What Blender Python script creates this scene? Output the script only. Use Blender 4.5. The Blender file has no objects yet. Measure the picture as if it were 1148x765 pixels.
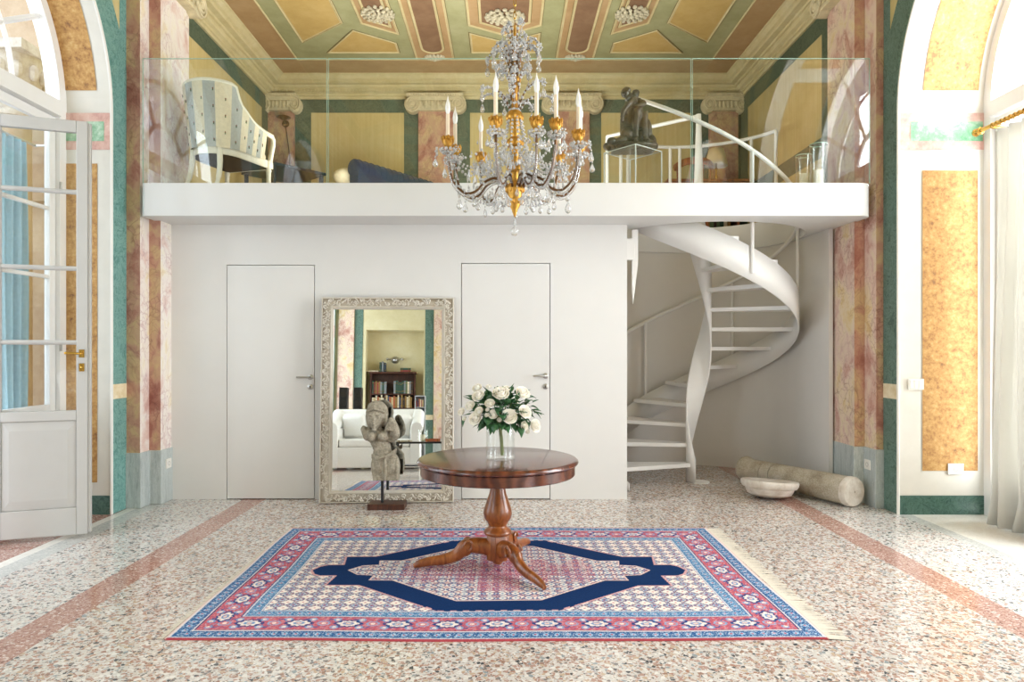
import bpy, bmesh, math, random
import numpy as np
from mathutils import Vector, Matrix, noise as mnoise
PI = math.pi
sc = bpy.context.scene
C = sc.collection
R = random.Random(7)

# ------------------------------------------------------------------ frame
VX, VY, F, H = 566.0, 390.0, 780.0, 1.45
def at(px, py, Y):
    return Vector(((px - VX) * Y / F, Y, H - (py - VY) * Y / F))
def fx(px, Y): return (px - VX) * Y / F
def fz(py, Y): return H - (py - VY) * Y / F

cam = bpy.data.cameras.new('camera')
camo = bpy.data.objects.new('camera', cam); C.objects.link(camo)
camo.location = (0, 0, H); camo.rotation_euler = (PI / 2, 0, 0)
cam.sensor_width = 36.0; cam.lens = 36.0 * F / 1148.0
cam.shift_x = (574 - VX) / 1148.0; cam.shift_y = (VY - 382.5) / 1148.0
cam.clip_start = 0.05; cam.clip_end = 200
sc.camera = camo

# ------------------------------------------------------------------ colour + materials
def lin(h):
    if not isinstance(h, str): return tuple(h) + ((1.0,) if len(h) == 3 else ())
    h = h.lstrip('#')
    o = []
    for i in (0, 2, 4):
        v = int(h[i:i + 2], 16) / 255.0
        o.append(v / 12.92 if v <= .04045 else ((v + .055) / 1.055) ** 2.4)
    return (o[0], o[1], o[2], 1.0)

class NT:
    def __init__(s, name):
        s.m = bpy.data.materials.new(name); s.m.use_nodes = True
        s.t = s.m.node_tree; s.t.nodes.clear()
        s.out = s.n('ShaderNodeOutputMaterial')
    def n(s, ty, props=None, **inp):
        nd = s.t.nodes.new(ty)
        for k, v in (props or {}).items(): setattr(nd, k, v)
        for k, v in inp.items():
            key = k.replace('_', ' ')
            sock = nd.inputs[key] if key in nd.inputs else nd.inputs[int(k[1:])]
            s.put(sock, v)
        return nd
    def put(s, sock, v):
        if isinstance(v, bpy.types.NodeSocket): s.t.links.new(v, sock)
        elif isinstance(v, bpy.types.Node): s.t.links.new(v.outputs[0], sock)
        else: sock.default_value = v
    def coords(s, scale=(1, 1, 1), rot=(0, 0, 0), kind='Object'):
        tc = s.n('ShaderNodeTexCoord')
        mp = s.n('ShaderNodeMapping', Vector=tc.outputs[kind])
        mp.inputs['Scale'].default_value = scale; mp.inputs['Rotation'].default_value = rot
        return mp.outputs[0]
    def noise(s, vec, scale, detail=4, rough=.55, dist=0):
        return s.n('ShaderNodeTexNoise', Vector=vec, Scale=scale, Detail=detail, Roughness=rough, Distortion=dist)
    def ramp(s, fac, stops, mode='LINEAR'):
        r = s.n('ShaderNodeValToRGB', Fac=fac); cr = r.color_ramp; cr.interpolation = mode
        while len(cr.elements) < len(stops): cr.elements.new(.5)
        for e, (p, c) in zip(cr.elements, stops): e.position = p; e.color = lin(c)
        return r.outputs[0]
    def mix(s, fac, a, b, mode='MIX'):
        m = s.n('ShaderNodeMix', {'data_type': 'RGBA', 'blend_type': mode})
        s.put(m.inputs[0], fac)
        s.put(m.inputs[6], lin(a) if isinstance(a, (str, tuple)) else a)
        s.put(m.inputs[7], lin(b) if isinstance(b, (str, tuple)) else b)
        return m.outputs[2]
    def math(s, op, a, b=0.0, clamp=False):
        m = s.n('ShaderNodeMath', {'operation': op, 'use_clamp': clamp})
        s.put(m.inputs[0], a); s.put(m.inputs[1], b); return m.outputs[0]
    def warp(s, vec, scale, amt):
        nz = s.n('ShaderNodeTexNoise', Vector=vec, Scale=scale, Detail=3.0)
        sub = s.n('ShaderNodeVectorMath', {'operation': 'SUBTRACT'}); s.put(sub.inputs[0], nz.outputs['Color']); sub.inputs[1].default_value = (.5, .5, .5)
        sca = s.n('ShaderNodeVectorMath', {'operation': 'SCALE'}); s.put(sca.inputs[0], sub.outputs[0]); sca.inputs['Scale'].default_value = amt
        add = s.n('ShaderNodeVectorMath', {'operation': 'ADD'}); s.put(add.inputs[0], vec); s.put(add.inputs[1], sca.outputs[0])
        return add.outputs[0]
    def pbr(s, col, rough=.5, metal=0., spec=.5, bump=None, bstr=.3, bdist=.01, **kw):
        b = s.n('ShaderNodeBsdfPrincipled')
        s.put(b.inputs['Base Color'], lin(col) if isinstance(col, (str, tuple)) else col)
        s.put(b.inputs['Roughness'], rough); s.put(b.inputs['Metallic'], metal)
        b.inputs['Specular IOR Level'].default_value = spec
        for k, v in kw.items(): s.put(b.inputs[k.replace('_', ' ')], v)
        if bump is not None:
            bp = s.n('ShaderNodeBump', Strength=bstr, Distance=bdist, Height=bump); s.put(b.inputs['Normal'], bp.outputs[0])
        s.t.links.new(b.outputs[0], s.out.inputs[0]); return s.m

def plain(name, col, rough=.5, metal=0., var=.06, scale=8, bstr=.05, spec=.5, **kw):
    t = NT(name); v = t.coords(); nz = t.noise(v, scale)
    c = lin(col); d = tuple(x * (1 - var * 2) for x in c[:3]); l = tuple(min(1, x * (1 + var)) for x in c[:3])
    col = t.ramp(nz.outputs[0], [(.25, d), (.75, l)])
    return t.pbr(col, rough, metal, spec, bump=nz.outputs[0], bstr=bstr, **kw)

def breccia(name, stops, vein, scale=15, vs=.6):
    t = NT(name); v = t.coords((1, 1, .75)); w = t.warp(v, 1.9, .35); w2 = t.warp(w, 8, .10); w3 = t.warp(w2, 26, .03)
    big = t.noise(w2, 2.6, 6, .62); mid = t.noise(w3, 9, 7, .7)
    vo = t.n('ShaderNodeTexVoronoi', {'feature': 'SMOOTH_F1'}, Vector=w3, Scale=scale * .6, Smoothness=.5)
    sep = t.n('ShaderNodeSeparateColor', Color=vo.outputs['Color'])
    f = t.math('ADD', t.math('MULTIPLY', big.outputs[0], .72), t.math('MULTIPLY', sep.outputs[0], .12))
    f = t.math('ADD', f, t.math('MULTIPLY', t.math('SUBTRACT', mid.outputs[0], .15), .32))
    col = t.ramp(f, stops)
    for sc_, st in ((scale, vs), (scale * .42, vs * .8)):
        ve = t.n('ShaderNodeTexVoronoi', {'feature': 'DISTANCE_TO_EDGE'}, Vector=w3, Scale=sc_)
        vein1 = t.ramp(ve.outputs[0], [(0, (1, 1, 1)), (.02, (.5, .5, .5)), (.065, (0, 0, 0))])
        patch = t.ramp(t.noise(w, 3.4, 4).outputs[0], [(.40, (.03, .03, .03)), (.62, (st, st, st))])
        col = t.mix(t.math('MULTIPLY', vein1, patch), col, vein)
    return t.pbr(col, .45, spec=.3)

def veined(name, dark, mid, light, scale=2.5, rough=.3, stretch=(1, 1, 1)):
    t = NT(name); v = t.coords(stretch); w = t.warp(v, 3, .5)
    a = t.noise(w, scale * 2, 8, .65); b = t.noise(w, scale * 5, 10, .7, 1.5)
    col = t.ramp(a.outputs[0], [(.3, dark), (.55, mid), (.75, mid)])
    rid = t.math('ABSOLUTE', t.math('SUBTRACT', b.outputs[0], .5))
    ve = t.ramp(rid, [(0, (.75, .75, .75)), (.03, (.3, .3, .3)), (.11, (0, 0, 0))])
    return t.pbr(t.mix(ve, col, light), rough, spec=.4)

def mottle(name, stops, scale=8, rough=.6, spec=.25):
    t = NT(name); v = t.coords(); w = t.warp(v, 4, min(.2, 1.2 / scale))
    a = t.noise(w, scale, 10, .7); b = t.noise(v, scale * .3, 3)
    f = t.math('ADD', t.math('MULTIPLY', a.outputs[0], .7), t.math('MULTIPLY', b.outputs[0], .3))
    return t.pbr(t.ramp(f, stops), rough, spec=spec)

def terrazzo(name, ground, stops, s1=50, s2=92, thr=.15, rough=.11):
    t = NT(name); v = t.coords(); w = t.warp(v, 40, .012)
    cols = []
    def layer(sc_, th):
        vo = t.n('ShaderNodeTexVoronoi', {'feature': 'F1'}, Vector=w, Scale=sc_)
        ed = t.n('ShaderNodeTexVoronoi', {'feature': 'DISTANCE_TO_EDGE'}, Vector=w, Scale=sc_)
        sp = t.n('ShaderNodeSeparateColor', Color=vo.outputs['Color'])
        col = t.ramp(sp.outputs[0], stops, 'CONSTANT')
        keep = t.math('MULTIPLY', t.math('GREATER_THAN', ed.outputs[0], .07), t.math('GREATER_THAN', sp.outputs[1], th))
        return col, keep
    c2, k2 = layer(s2, thr + .1); c1, k1 = layer(s1, thr + .16)
    col = t.mix(k2, ground, c2); col = t.mix(k1, col, c1)
    big = t.noise(v, .9, 3)
    col = t.mix(t.math('MULTIPLY', big.outputs[0], .10), col, '#a99a8e')
    return t.pbr(col, rough, spec=.5)

def thin_glass(name, tint=(.97, .985, .98), ior=1.5, boost=1.0):
    t = NT(name)
    tr = t.n('ShaderNodeBsdfTransparent', Color=lin(tint)); gl = t.n('ShaderNodeBsdfGlossy', Roughness=0.0)
    gl.inputs['Color'].default_value = (1, 1, 1, 1)
    lw = t.n('ShaderNodeLayerWeight', Blend=.5)
    r0 = ((ior - 1) / (ior + 1)) ** 2
    fr = t.math('ADD', t.math('MULTIPLY', t.math('POWER', lw.outputs['Facing'], 5.0), 1 - r0), r0)
    mx = t.n('ShaderNodeMixShader')
    t.put(mx.inputs[0], t.math('MULTIPLY', fr, boost, True)); t.put(mx.inputs[1], tr.outputs[0]); t.put(mx.inputs[2], gl.outputs[0])
    t.t.links.new(mx.outputs[0], t.out.inputs[0]); return t.m

MT = {}
MT['plaster'] = plain('white_plaster', '#e4e1db', .6, var=.015, scale=3, bstr=.02)
MT['wall'] = plain('partition_paint', '#dddbd8', .55, var=.015, scale=2.5, bstr=.03)
MT['niche'] = plain('niche_paint', '#d6d2cd', .6, var=.015, scale=2.5, bstr=.02)
MT['slab'] = plain('slab_paint', '#d9d8d6', .5, var=.01, scale=2.5, bstr=.02)
MT['reveal'] = plain('reveal_plaster', '#d9d5cb', .6, var=.03, scale=6, bstr=.05)
MT['joinery'] = plain('grey_white_joinery', '#b9b7b3', .42, var=.015, scale=6, bstr=.03)
MT['white'] = plain('white_lacquer', '#e9e7e4', .35, var=.01, scale=6, bstr=.01)
MT['steel_white'] = plain('white_steel', '#e3e1de', .35, var=.01, scale=6, bstr=.01)
MT['breccia'] = breccia('pink_breccia_marble', [(.34, '#b58474'), (.43, '#c99f90'), (.51, '#dcc2b2'), (.58, '#dfccb0'), (.66, '#d8bd8a'), (.76, '#cba78f')], '#8f5547')
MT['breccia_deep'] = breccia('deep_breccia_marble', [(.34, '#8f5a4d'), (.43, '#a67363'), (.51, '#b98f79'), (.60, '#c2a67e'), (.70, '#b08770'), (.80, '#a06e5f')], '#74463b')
MT['breccia_pale'] = breccia('pale_breccia_marble', [(.34, '#cda79c'), (.43, '#dbc3b9'), (.51, '#e6dcd5'), (.58, '#e8e0d4'), (.66, '#e0d0ae'), (.76, '#dabfb2')], '#a5717a')
MT['green'] = veined('green_marble', '#375349', '#4a675c', '#809a8f')
MT['green_teal'] = veined('teal_green_marble', '#3f756f', '#588c85', '#96bab4')
MT['dkgreen'] = veined('dark_green_paint', '#3b4a3c', '#4b5947', '#68745d', rough=.6)
MT['greenbase'] = veined('green_baseboard_marble', '#284840', '#395a4f', '#5f7f74')
MT['inlay'] = mottle('pale_green_inlay', [(.38, '#679a74'), (.5, '#90b898'), (.64, '#cfdfd0')], 9)
MT['pinkband'] = mottle('pink_marble_band', [(.35, '#b98c84'), (.5, '#d3aca0'), (.65, '#e3cdc2')], 9)
MT['ochre'] = mottle('ochre_marble', [(.35, '#7d573f'), (.45, '#ad814d'), (.54, '#bf955c'), (.66, '#cfae78')], 27)
MT['grey'] = veined('grey_streaked_marble', '#87908f', '#a9b0ae', '#ccd2d0', 2.0, .35, (6, 6, .5))
MT['creamtile'] = mottle('cream_tile', [(.4, '#d8c49a'), (.6, '#e9dcc0')], 14)
t = NT('yellow_wall_paint'); v = t.coords(); a = t.noise(v, 2.2, 6, .6); b = t.noise(t.coords((14, 14, .4)), 2, 3)
f = t.math('ADD', t.math('MULTIPLY', a.outputs[0], .6), t.math('MULTIPLY', b.outputs[0], .4))
MT['yellow'] = t.pbr(t.ramp(f, [(.3, '#b9a46a'), (.5, '#c5b27c'), (.7, '#cfbf90')]), .7, spec=.2)
MT['olive'] = mottle('olive_ceiling_paint', [(.3, '#919169'), (.5, '#a0a078'), (.7, '#aeac87')], 3, .8, .15)
MT['cochre'] = mottle('ochre_ceiling_paint', [(.3, '#b1955a'), (.5, '#bfa468'), (.7, '#c9b07a')], 3, .8, .15)
MT['peach'] = mottle('peach_ceiling_paint', [(.3, '#a2835d'), (.5, '#b0936b'), (.7, '#bb9f7b')], 3, .8, .15)
MT['brown'] = mottle('brown_ceiling_paint', [(.3, '#735844'), (.5, '#846850'), (.7, '#91765c')], 4, .8, .15)
MT['mould'] = mottle('cornice_paint', [(.3, '#b8aa7c'), (.5, '#c8bb90'), (.7, '#d3c8a2')], 4, .75, .15)
MT['mould_dark'] = mottle('ceiling_fillet_paint', [(.3, '#6d6440'), (.7, '#8a7d52')], 4, .8, .15)
MT['stone_carved'] = plain('carved_cream_stone', '#d3c6a2', .8, var=.12, scale=14, bstr=.3)
MT['rosette'] = plain('rosette_plaster', '#c7bfa4', .8, var=.12, scale=20, bstr=.2)
CH = [(0, '#cfc9c4'), (.22, '#b08d80'), (.36, '#ddd7d1'), (.48, '#9a7868'), (.56, '#7a7371'), (.63, '#bfa78f'), (.72, '#e2ddd8'), (.81, '#8f979b'), (.87, '#474a4f'), (.93, '#a9806e')]
MT['terr'] = terrazzo('beige_terrazzo', '#cbc3bc', CH)
CH2 = [(0, '#d9d6d2'), (.26, '#cbb2a6'), (.40, '#e6e3df'), (.56, '#a9abab'), (.68, '#5d6165'), (.77, '#d9d4ce'), (.85, '#b3948a'), (.93, '#44484c')]
MT['terr_side'] = terrazzo('white_terrazzo', '#d6d3cf', CH2)
CH3 = [(0, '#a87c6f'), (.3, '#c3a196'), (.5, '#97695c'), (.68, '#b48b7e'), (.82, '#dccac0'), (.93, '#7f564b')]
MT['terr_pink'] = terrazzo('pink_terrazzo', '#b59085', CH3, 70, 130)
CH4 = [(0, '#c3c5c3'), (.5, '#d6d7d5'), (.8, '#aeb3b4'), (.93, '#dddddb')]
MT['terr_grey'] = terrazzo('grey_terrazzo', '#c9cac8', CH4, 70, 130)
MT['marble_floor'] = veined('white_marble_threshold', '#d9d5cc', '#e2dfd7', '#efede8', 2, .25)
MT['glass'] = thin_glass('clear_sheet_glass', (.965, .985, .975), 1.5, 1.0)
MT['glassedge'] = plain('green_glass_edge', '#a9cdbd', .1, var=.03)
MT['pane'] = thin_glass('window_glass', (.97, .98, .98), 1.45)
MT['acrylic'] = thin_glass('clear_acrylic', (.95, .96, .95), 1.5, 1.0)
MT['vase'] = thin_glass('vase_glass', (.98, .99, .987), 1.5, 1.0)
t = NT('cut_crystal'); g = t.n('ShaderNodeBsdfGlass', Roughness=0.02, IOR=1.5); d = t.n('ShaderNodeBsdfPrincipled')
d.inputs['Base Color'].default_value = (.98, .99, 1.0, 1); d.inputs['Roughness'].default_value = .1; d.inputs['Specular IOR Level'].default_value = .9
mx = t.n('ShaderNodeMixShader', Fac=.46); t.put(mx.inputs[1], g.outputs[0]); t.put(mx.inputs[2], d.outputs[0]); t.t.links.new(mx.outputs[0], t.out.inputs[0])
MT['crystal'] = t.m
t = NT('clear_crystal'); g = t.n('ShaderNodeBsdfGlass', Roughness=0.01, IOR=1.5); d = t.n('ShaderNodeBsdfPrincipled')
d.inputs['Base Color'].default_value = (1, 1, 1, 1); d.inputs['Roughness'].default_value = .05; d.inputs['Specular IOR Level'].default_value = 1.0
tr = t.n('ShaderNodeBsdfTransparent'); m1 = t.n('ShaderNodeMixShader', Fac=.22); t.put(m1.inputs[1], g.outputs[0]); t.put(m1.inputs[2], d.outputs[0])
mx = t.n('ShaderNodeMixShader', Fac=.22); t.put(mx.inputs[1], m1.outputs[0]); t.put(mx.inputs[2], tr.outputs[0]); t.t.links.new(mx.outputs[0], t.out.inputs[0])
MT['crystal_clear'] = t.m
MT['gold'] = plain('gilded_wood', '#cf9a45', .35, .75, var=.15, scale=30, bstr=.3)
MT['bronze_wire'] = plain('dark_bronze_arm', '#6b4a2a', .4, .6, var=.1, scale=30)
MT['candle'] = plain('ivory_candle_sleeve', '#e9d6bb', .5, var=.03)
MT['bulb'] = plain('frosted_flame_bulb', '#f3f1ec', .25, var=.01)
MT['brass'] = plain('brass', '#c9a24e', .25, .9, var=.06, scale=20)
MT['chrome'] = plain('satin_steel', '#b9b7b3', .28, .95, var=.03, scale=20)
MT['mirror'] = NT('mirror_silver').pbr('#eef1ef', 0.0, 1.0)
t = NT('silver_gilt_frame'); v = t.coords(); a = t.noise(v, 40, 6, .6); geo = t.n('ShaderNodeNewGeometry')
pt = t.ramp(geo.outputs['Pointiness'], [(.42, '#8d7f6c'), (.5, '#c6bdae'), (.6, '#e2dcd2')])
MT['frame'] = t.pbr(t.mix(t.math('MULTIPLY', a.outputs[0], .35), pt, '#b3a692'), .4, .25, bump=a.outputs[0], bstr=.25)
t = NT('mahogany'); v = t.coords((1, 1, 1)); w = t.warp(v, 2, .3)
wv = t.n('ShaderNodeTexWave', {'wave_type': 'BANDS', 'bands_direction': 'X'}, Vector=w, Scale=4., Distortion=6., Detail=4., Detail_Scale=1.5)
fi = t.noise(t.coords((3, 40, 40)), 3, 6)
f = t.math('ADD', t.math('MULTIPLY', wv.outputs[1], .5), t.math('MULTIPLY', fi.outputs[0], .5))
MT['mahogany'] = t.pbr(t.ramp(f, [(.2, '#452016'), (.5, '#57291a'), (.8, '#6b3722')]), .22, spec=.6, Coat_Weight=.35, Coat_Roughness=.1)
t = NT('walnut_pedestal'); v = t.coords((8, 8, 1.2)); a = t.noise(v, 4, 6, .6, 1)
MT['walnut'] = t.pbr(t.ramp(a.outputs[0], [(.3, '#6b3515'), (.5, '#8c4c20'), (.7, '#a8642f')]), .3, spec=.5, Coat_Weight=.3, Coat_Roughness=.12)
t = NT('dark_wood'); v = t.coords((8, 8, 1.2)); a = t.noise(v, 4, 6, .6, 1)
MT['darkwood'] = t.pbr(t.ramp(a.outputs[0], [(.3, '#2c1710'), (.5, '#45251a'), (.7, '#5a3323')]), .4)
MT['black'] = plain('black_lacquer', '#1a1a1c', .3, var=.05)
MT['blackcloth'] = plain('black_dust_cover', '#1d1b19', .9, var=.1, scale=60)
t = NT('weathered_stone'); v = t.coords(); a = t.noise(v, 14, 10, .7); b = t.noise(v, 60, 6, .6)
f = t.math('ADD', t.math('MULTIPLY', a.outputs[0], .6), t.math('MULTIPLY', b.outputs[0], .4))
MT['stone'] = t.pbr(t.ramp(f, [(.32, '#6a6355'), (.48, '#978f7f'), (.6, '#b0a897'), (.75, '#c6bfae')]), .9, spec=.15, bump=f, bstr=.6, bdist=.012)
t = NT('granite_shaft'); v = t.coords(); a = t.noise(v, 5, 6, .6); b = t.noise(v, 85, 4, .75)
f = t.math('ADD', t.math('MULTIPLY', a.outputs[0], .5), t.math('MULTIPLY', b.outputs[0], .5))
MT['granite'] = t.pbr(t.ramp(f, [(.33, '#7c7060'), (.46, '#aa9f8b'), (.56, '#bfb6a6'), (.7, '#d6d0c4')]), .8, spec=.2, bump=f, bstr=.3, bdist=.006)
MT['oldmarble'] = mottle('old_white_marble', [(.32, '#b8a998'), (.5, '#d6cdc2'), (.66, '#e9e4dc')], 9, .7)
MT['verdigris'] = mottle('green_brown_bronze', [(.34, '#241c15'), (.5, '#3d3226'), (.6, '#4c4636'), (.72, '#6a7f68')], 16, .38, .6)
t = NT('cream_linen'); nz = t.noise(t.coords(), 50); b = t.n('ShaderNodeBsdfDiffuse', Color=lin('#dedcd6')); tl = t.n('ShaderNodeBsdfTranslucent', Color=lin('#e2dfd8'))
bp = t.n('ShaderNodeBump', Strength=.1, Height=nz.outputs[0]); t.put(b.inputs['Normal'], bp.outputs[0])
mx = t.n('ShaderNodeMixShader', Fac=.36); t.put(mx.inputs[1], b.outputs[0]); t.put(mx.inputs[2], tl.outputs[0]); t.t.links.new(mx.outputs[0], t.out.inputs[0]); MT['linen'] = t.m
MT['fringe'] = plain('cream_cotton_fringe', '#ddd3c4', .9, var=.06, scale=60, spec=.1)
MT['bluecloth'] = plain('pale_blue_cloth', '#9dbfca', .9, var=.06, scale=30, spec=.1)
MT['whitecloth'] = plain('white_slipcover', '#eeece8', .9, var=.02, scale=40, spec=.1)
MT['navy'] = plain('blue_velvet', '#10253f', .85, var=.15, scale=12, spec=.2, Sheen_Weight=.12)
MT['creamcloth'] = plain('cream_upholstery', '#ddd2b4', .85, var=.05, scale=40, spec=.1)
MT['cream_stripe'] = plain('cream_stripe_silk', '#e0d4b9', .7, var=.05, scale=40, spec=.2)
MT['blue_stripe'] = plain('blue_grey_stripe_silk', '#b0b2ac', .7, var=.05, scale=40, spec=.2)
MT['sprig'] = plain('rose_sprig_print', '#8e5a4c', .8, var=.1, scale=60, spec=.1)
MT['ivory'] = plain('ivory_paint', '#ece5d2', .45, var=.03, scale=20)
MT['leaf'] = mottle('rose_leaf_green', [(.35, '#1f4026'), (.5, '#34613a'), (.65, '#5b8a55')], 30, .45, .4)
MT['stem'] = plain('green_stem', '#6e7a44', .6, var=.1, scale=30)
t = NT('cream_rose_petal'); v = t.coords(); geo = t.n('ShaderNodeNewGeometry'); a = t.noise(v, 30, 4)
MT['rose'] = t.pbr(t.ramp(a.outputs[0], [(.3, '#f4ecda'), (.55, '#f9f5ec'), (.7, '#fcfaf6')]), .6, spec=.2, Subsurface_Weight=.15, Subsurface_Radius=(.01, .008, .005))
MT['paper'] = plain('ivory_lampshade', '#e6d9ba', .8, var=.03, scale=30)
MT['wax'] = plain('ivory_wax', '#ede3c8', .5, var=.03, scale=20)
MT['plastic'] = plain('white_switch_plastic', '#e6e2da', .35, var=.01)
MT['metal_shelf'] = plain('pale_grey_metal', '#b9bdc2', .4, .2, var=.04)
MT['facade'] = mottle('outside_facade_stucco', [(.35, '#b59a80'), (.5, '#c6ad92'), (.65, '#d3bea4')], 3, .9)
MT['void'] = plain('dark_gap', '#3a3733', .9)

# ------------------------------------------------------------------ mesh builder
class MB:
    def __init__(s): s.v = []; s.f = []; s.mi = []; s.sm = []
    def add(s, vs, fs, m=0, smooth=False, M=None):
        o = len(s.v)
        for p in vs:
            p = Vector(p); s.v.append(M @ p if M is not None else p)
        for q in fs:
            s.f.append([i + o for i in q]); s.mi.append(m); s.sm.append(smooth)
        return s
    def box(s, x0, x1, y0, y1, z0, z1, m=0, M=None):
        vs = [(x0, y0, z0), (x1, y0, z0), (x1, y1, z0), (x0, y1, z0), (x0, y0, z1), (x1, y0, z1), (x1, y1, z1), (x0, y1, z1)]
        return s.add(vs, [(0, 3, 2, 1), (4, 5, 6, 7), (0, 1, 5, 4), (1, 2, 6, 5), (2, 3, 7, 6), (3, 0, 4, 7)], m, False, M)
    def poly(s, pts, m=0): return s.add(pts, [tuple(range(len(pts)))], m)
    def prism(s, pts, h, m=0, M=None):       # pts: 2-D outline in xy, extruded 0..h in z
        n = len(pts); vs = [(p[0], p[1], 0) for p in pts] + [(p[0], p[1], h) for p in pts]
        fs = [tuple(reversed(range(n))), tuple(range(n, 2 * n))] + [(i, (i + 1) % n, n + (i + 1) % n, n + i) for i in range(n)]
        return s.add(vs, fs, m, False, M)
    def lathe(s, prof, seg=32, c=(0, 0, 0), m=0, M=None, smooth=True, caps=True):
        vs, fs = [], []
        for (r, z) in prof:
            for k in range(seg):
                a = 2 * PI * k / seg; vs.append((c[0] + r * math.cos(a), c[1] + r * math.sin(a), c[2] + z))
        for i in range(len(prof) - 1):
            for k in range(seg):
                k2 = (k + 1) % seg
                fs.append((i * seg + k, i * seg + k2, (i + 1) * seg + k2, (i + 1) * seg + k))
        s.add(vs, fs, m, smooth, M)
        if caps:
            o = len(s.v) - len(vs)
            if prof[0][0] > 1e-5: s.f.append([o + k for k in reversed(range(seg))]); s.mi.append(m); s.sm.append(False)
            if prof[-1][0] > 1e-5: s.f.append([o + (len(prof) - 1) * seg + k for k in range(seg)]); s.mi.append(m); s.sm.append(False)
        return s
    def tube(s, pts, rad, seg=8, m=0, closed=False, sy=1.0, up=None, smooth=True, M=None):
        pts = [Vector(p) for p in pts]; n = len(pts)
        rads = rad if isinstance(rad, (list, tuple)) else [rad] * n
        vs, fs = [], []; prev = None
        for i, p in enumerate(pts):
            if closed: d = pts[(i + 1) % n] - pts[i - 1]
            else: d = pts[min(i + 1, n - 1)] - pts[max(i - 1, 0)]
            d = d.normalized() if d.length > 1e-9 else Vector((0, 0, 1))
            if up is not None: u = Vector(up)
            elif prev is not None: u = prev
            else: u = Vector((0, 0, 1)) if abs(d.z) < .9 else Vector((1, 0, 0))
            x = u.cross(d)
            if x.length < 1e-6: x = Vector((0, 1, 0)).cross(d)
            x.normalize(); y = d.cross(x).normalized(); prev = y
            r = rads[i]
            for k in range(seg):
                a = 2 * PI * k / seg; vs.append(p + x * (r * math.cos(a)) + y * (r * sy * math.sin(a)))
        lim = n if closed else n - 1
        for i in range(lim):
            j = (i + 1) % n
            for k in range(seg):
                k2 = (k + 1) % seg; fs.append((i * seg + k, i * seg + k2, j * seg + k2, j * seg + k))
        if not closed:
            fs.append(tuple(reversed(range(seg)))); fs.append(tuple((n - 1) * seg + k for k in range(seg)))
        return s.add(vs, fs, m, smooth, M)
    def ball(s, c, r, seg=12, rings=8, m=0, M=None):
        r = (r, r, r) if not isinstance(r, (tuple, list)) else r
        vs = [(c[0], c[1], c[2] - r[2])]
        for i in range(1, rings):
            p = -PI / 2 + PI * i / rings
            for k in range(seg):
                a = 2 * PI * k / seg; vs.append((c[0] + r[0] * math.cos(p) * math.cos(a), c[1] + r[1] * math.cos(p) * math.sin(a), c[2] + r[2] * math.sin(p)))
        vs.append((c[0], c[1], c[2] + r[2])); fs = []
        for k in range(seg): fs.append((0, 1 + (k + 1) % seg, 1 + k))
        for i in range(rings - 2):
            for k in range(seg):
                k2 = (k + 1) % seg; a = 1 + i * seg; b = a + seg
                fs.append((a + k, a + k2, b + k2, b + k))
        a = 1 + (rings - 2) * seg; t = len(vs) - 1
        for k in range(seg): fs.append((a + k, a + (k + 1) % seg, t))
        return s.add(vs, fs, m, True, M)
    def grid(s, rows, m=0, smooth=True, closed=False):       # rows of points
        nr, nc = len(rows), len(rows[0]); vs = [p for r in rows for p in r]; fs = []
        for i in range(nr - 1):
            for j in range(nc if closed else nc - 1):
                j2 = (j + 1) % nc; fs.append((i * nc + j, i * nc + j2, (i + 1) * nc + j2, (i + 1) * nc + j))
        return s.add(vs, fs, m, smooth)
    def sweep(s, prof, path, m=0, closed=False):   # prof: (offset, z); path: list of (point2d, dir2d for the offset)
        rows = [[(p[0] + d[0] * o, p[1] + d[1] * o, z) for (o, z) in prof] for (p, d) in path]
        if closed: rows.append(rows[0])
        return s.grid(rows, m, False)
    def build(s, name, mats, parent=None, bevel=0, seg=2, solid=0, sub=0, recalc=True):
        me = bpy.data.meshes.new(name)
        me.from_pydata([tuple(v) for v in s.v], [], s.f)
        mats = mats if isinstance(mats, (list, tuple)) else [mats]
        for k in mats: me.materials.append(MT[k] if isinstance(k, str) else k)
        me.polygons.foreach_set('material_index', s.mi); me.polygons.foreach_set('use_smooth', s.sm)
        if recalc:
            bm = bmesh.new(); bm.from_mesh(me); bmesh.ops.recalc_face_normals(bm, faces=bm.faces); bm.to_mesh(me); bm.free()
        me.update()
        if any(s.sm): me.set_sharp_from_angle(angle=math.radians(38))
        o = bpy.data.objects.new(name, me); C.objects.link(o)
        if parent is not None: o.parent = parent
        if solid:
            md = o.modifiers.new('solid', 'SOLIDIFY'); md.thickness = solid; md.offset = 0
        if bevel:
            md = o.modifiers.new('bevel', 'BEVEL'); md.width = bevel; md.segments = seg; md.limit_method = 'ANGLE'; md.angle_limit = math.radians(40)
            md.harden_normals = False
        if sub:
            md = o.modifiers.new('sub', 'SUBSURF'); md.levels = sub; md.render_levels = sub
        return o

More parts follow.
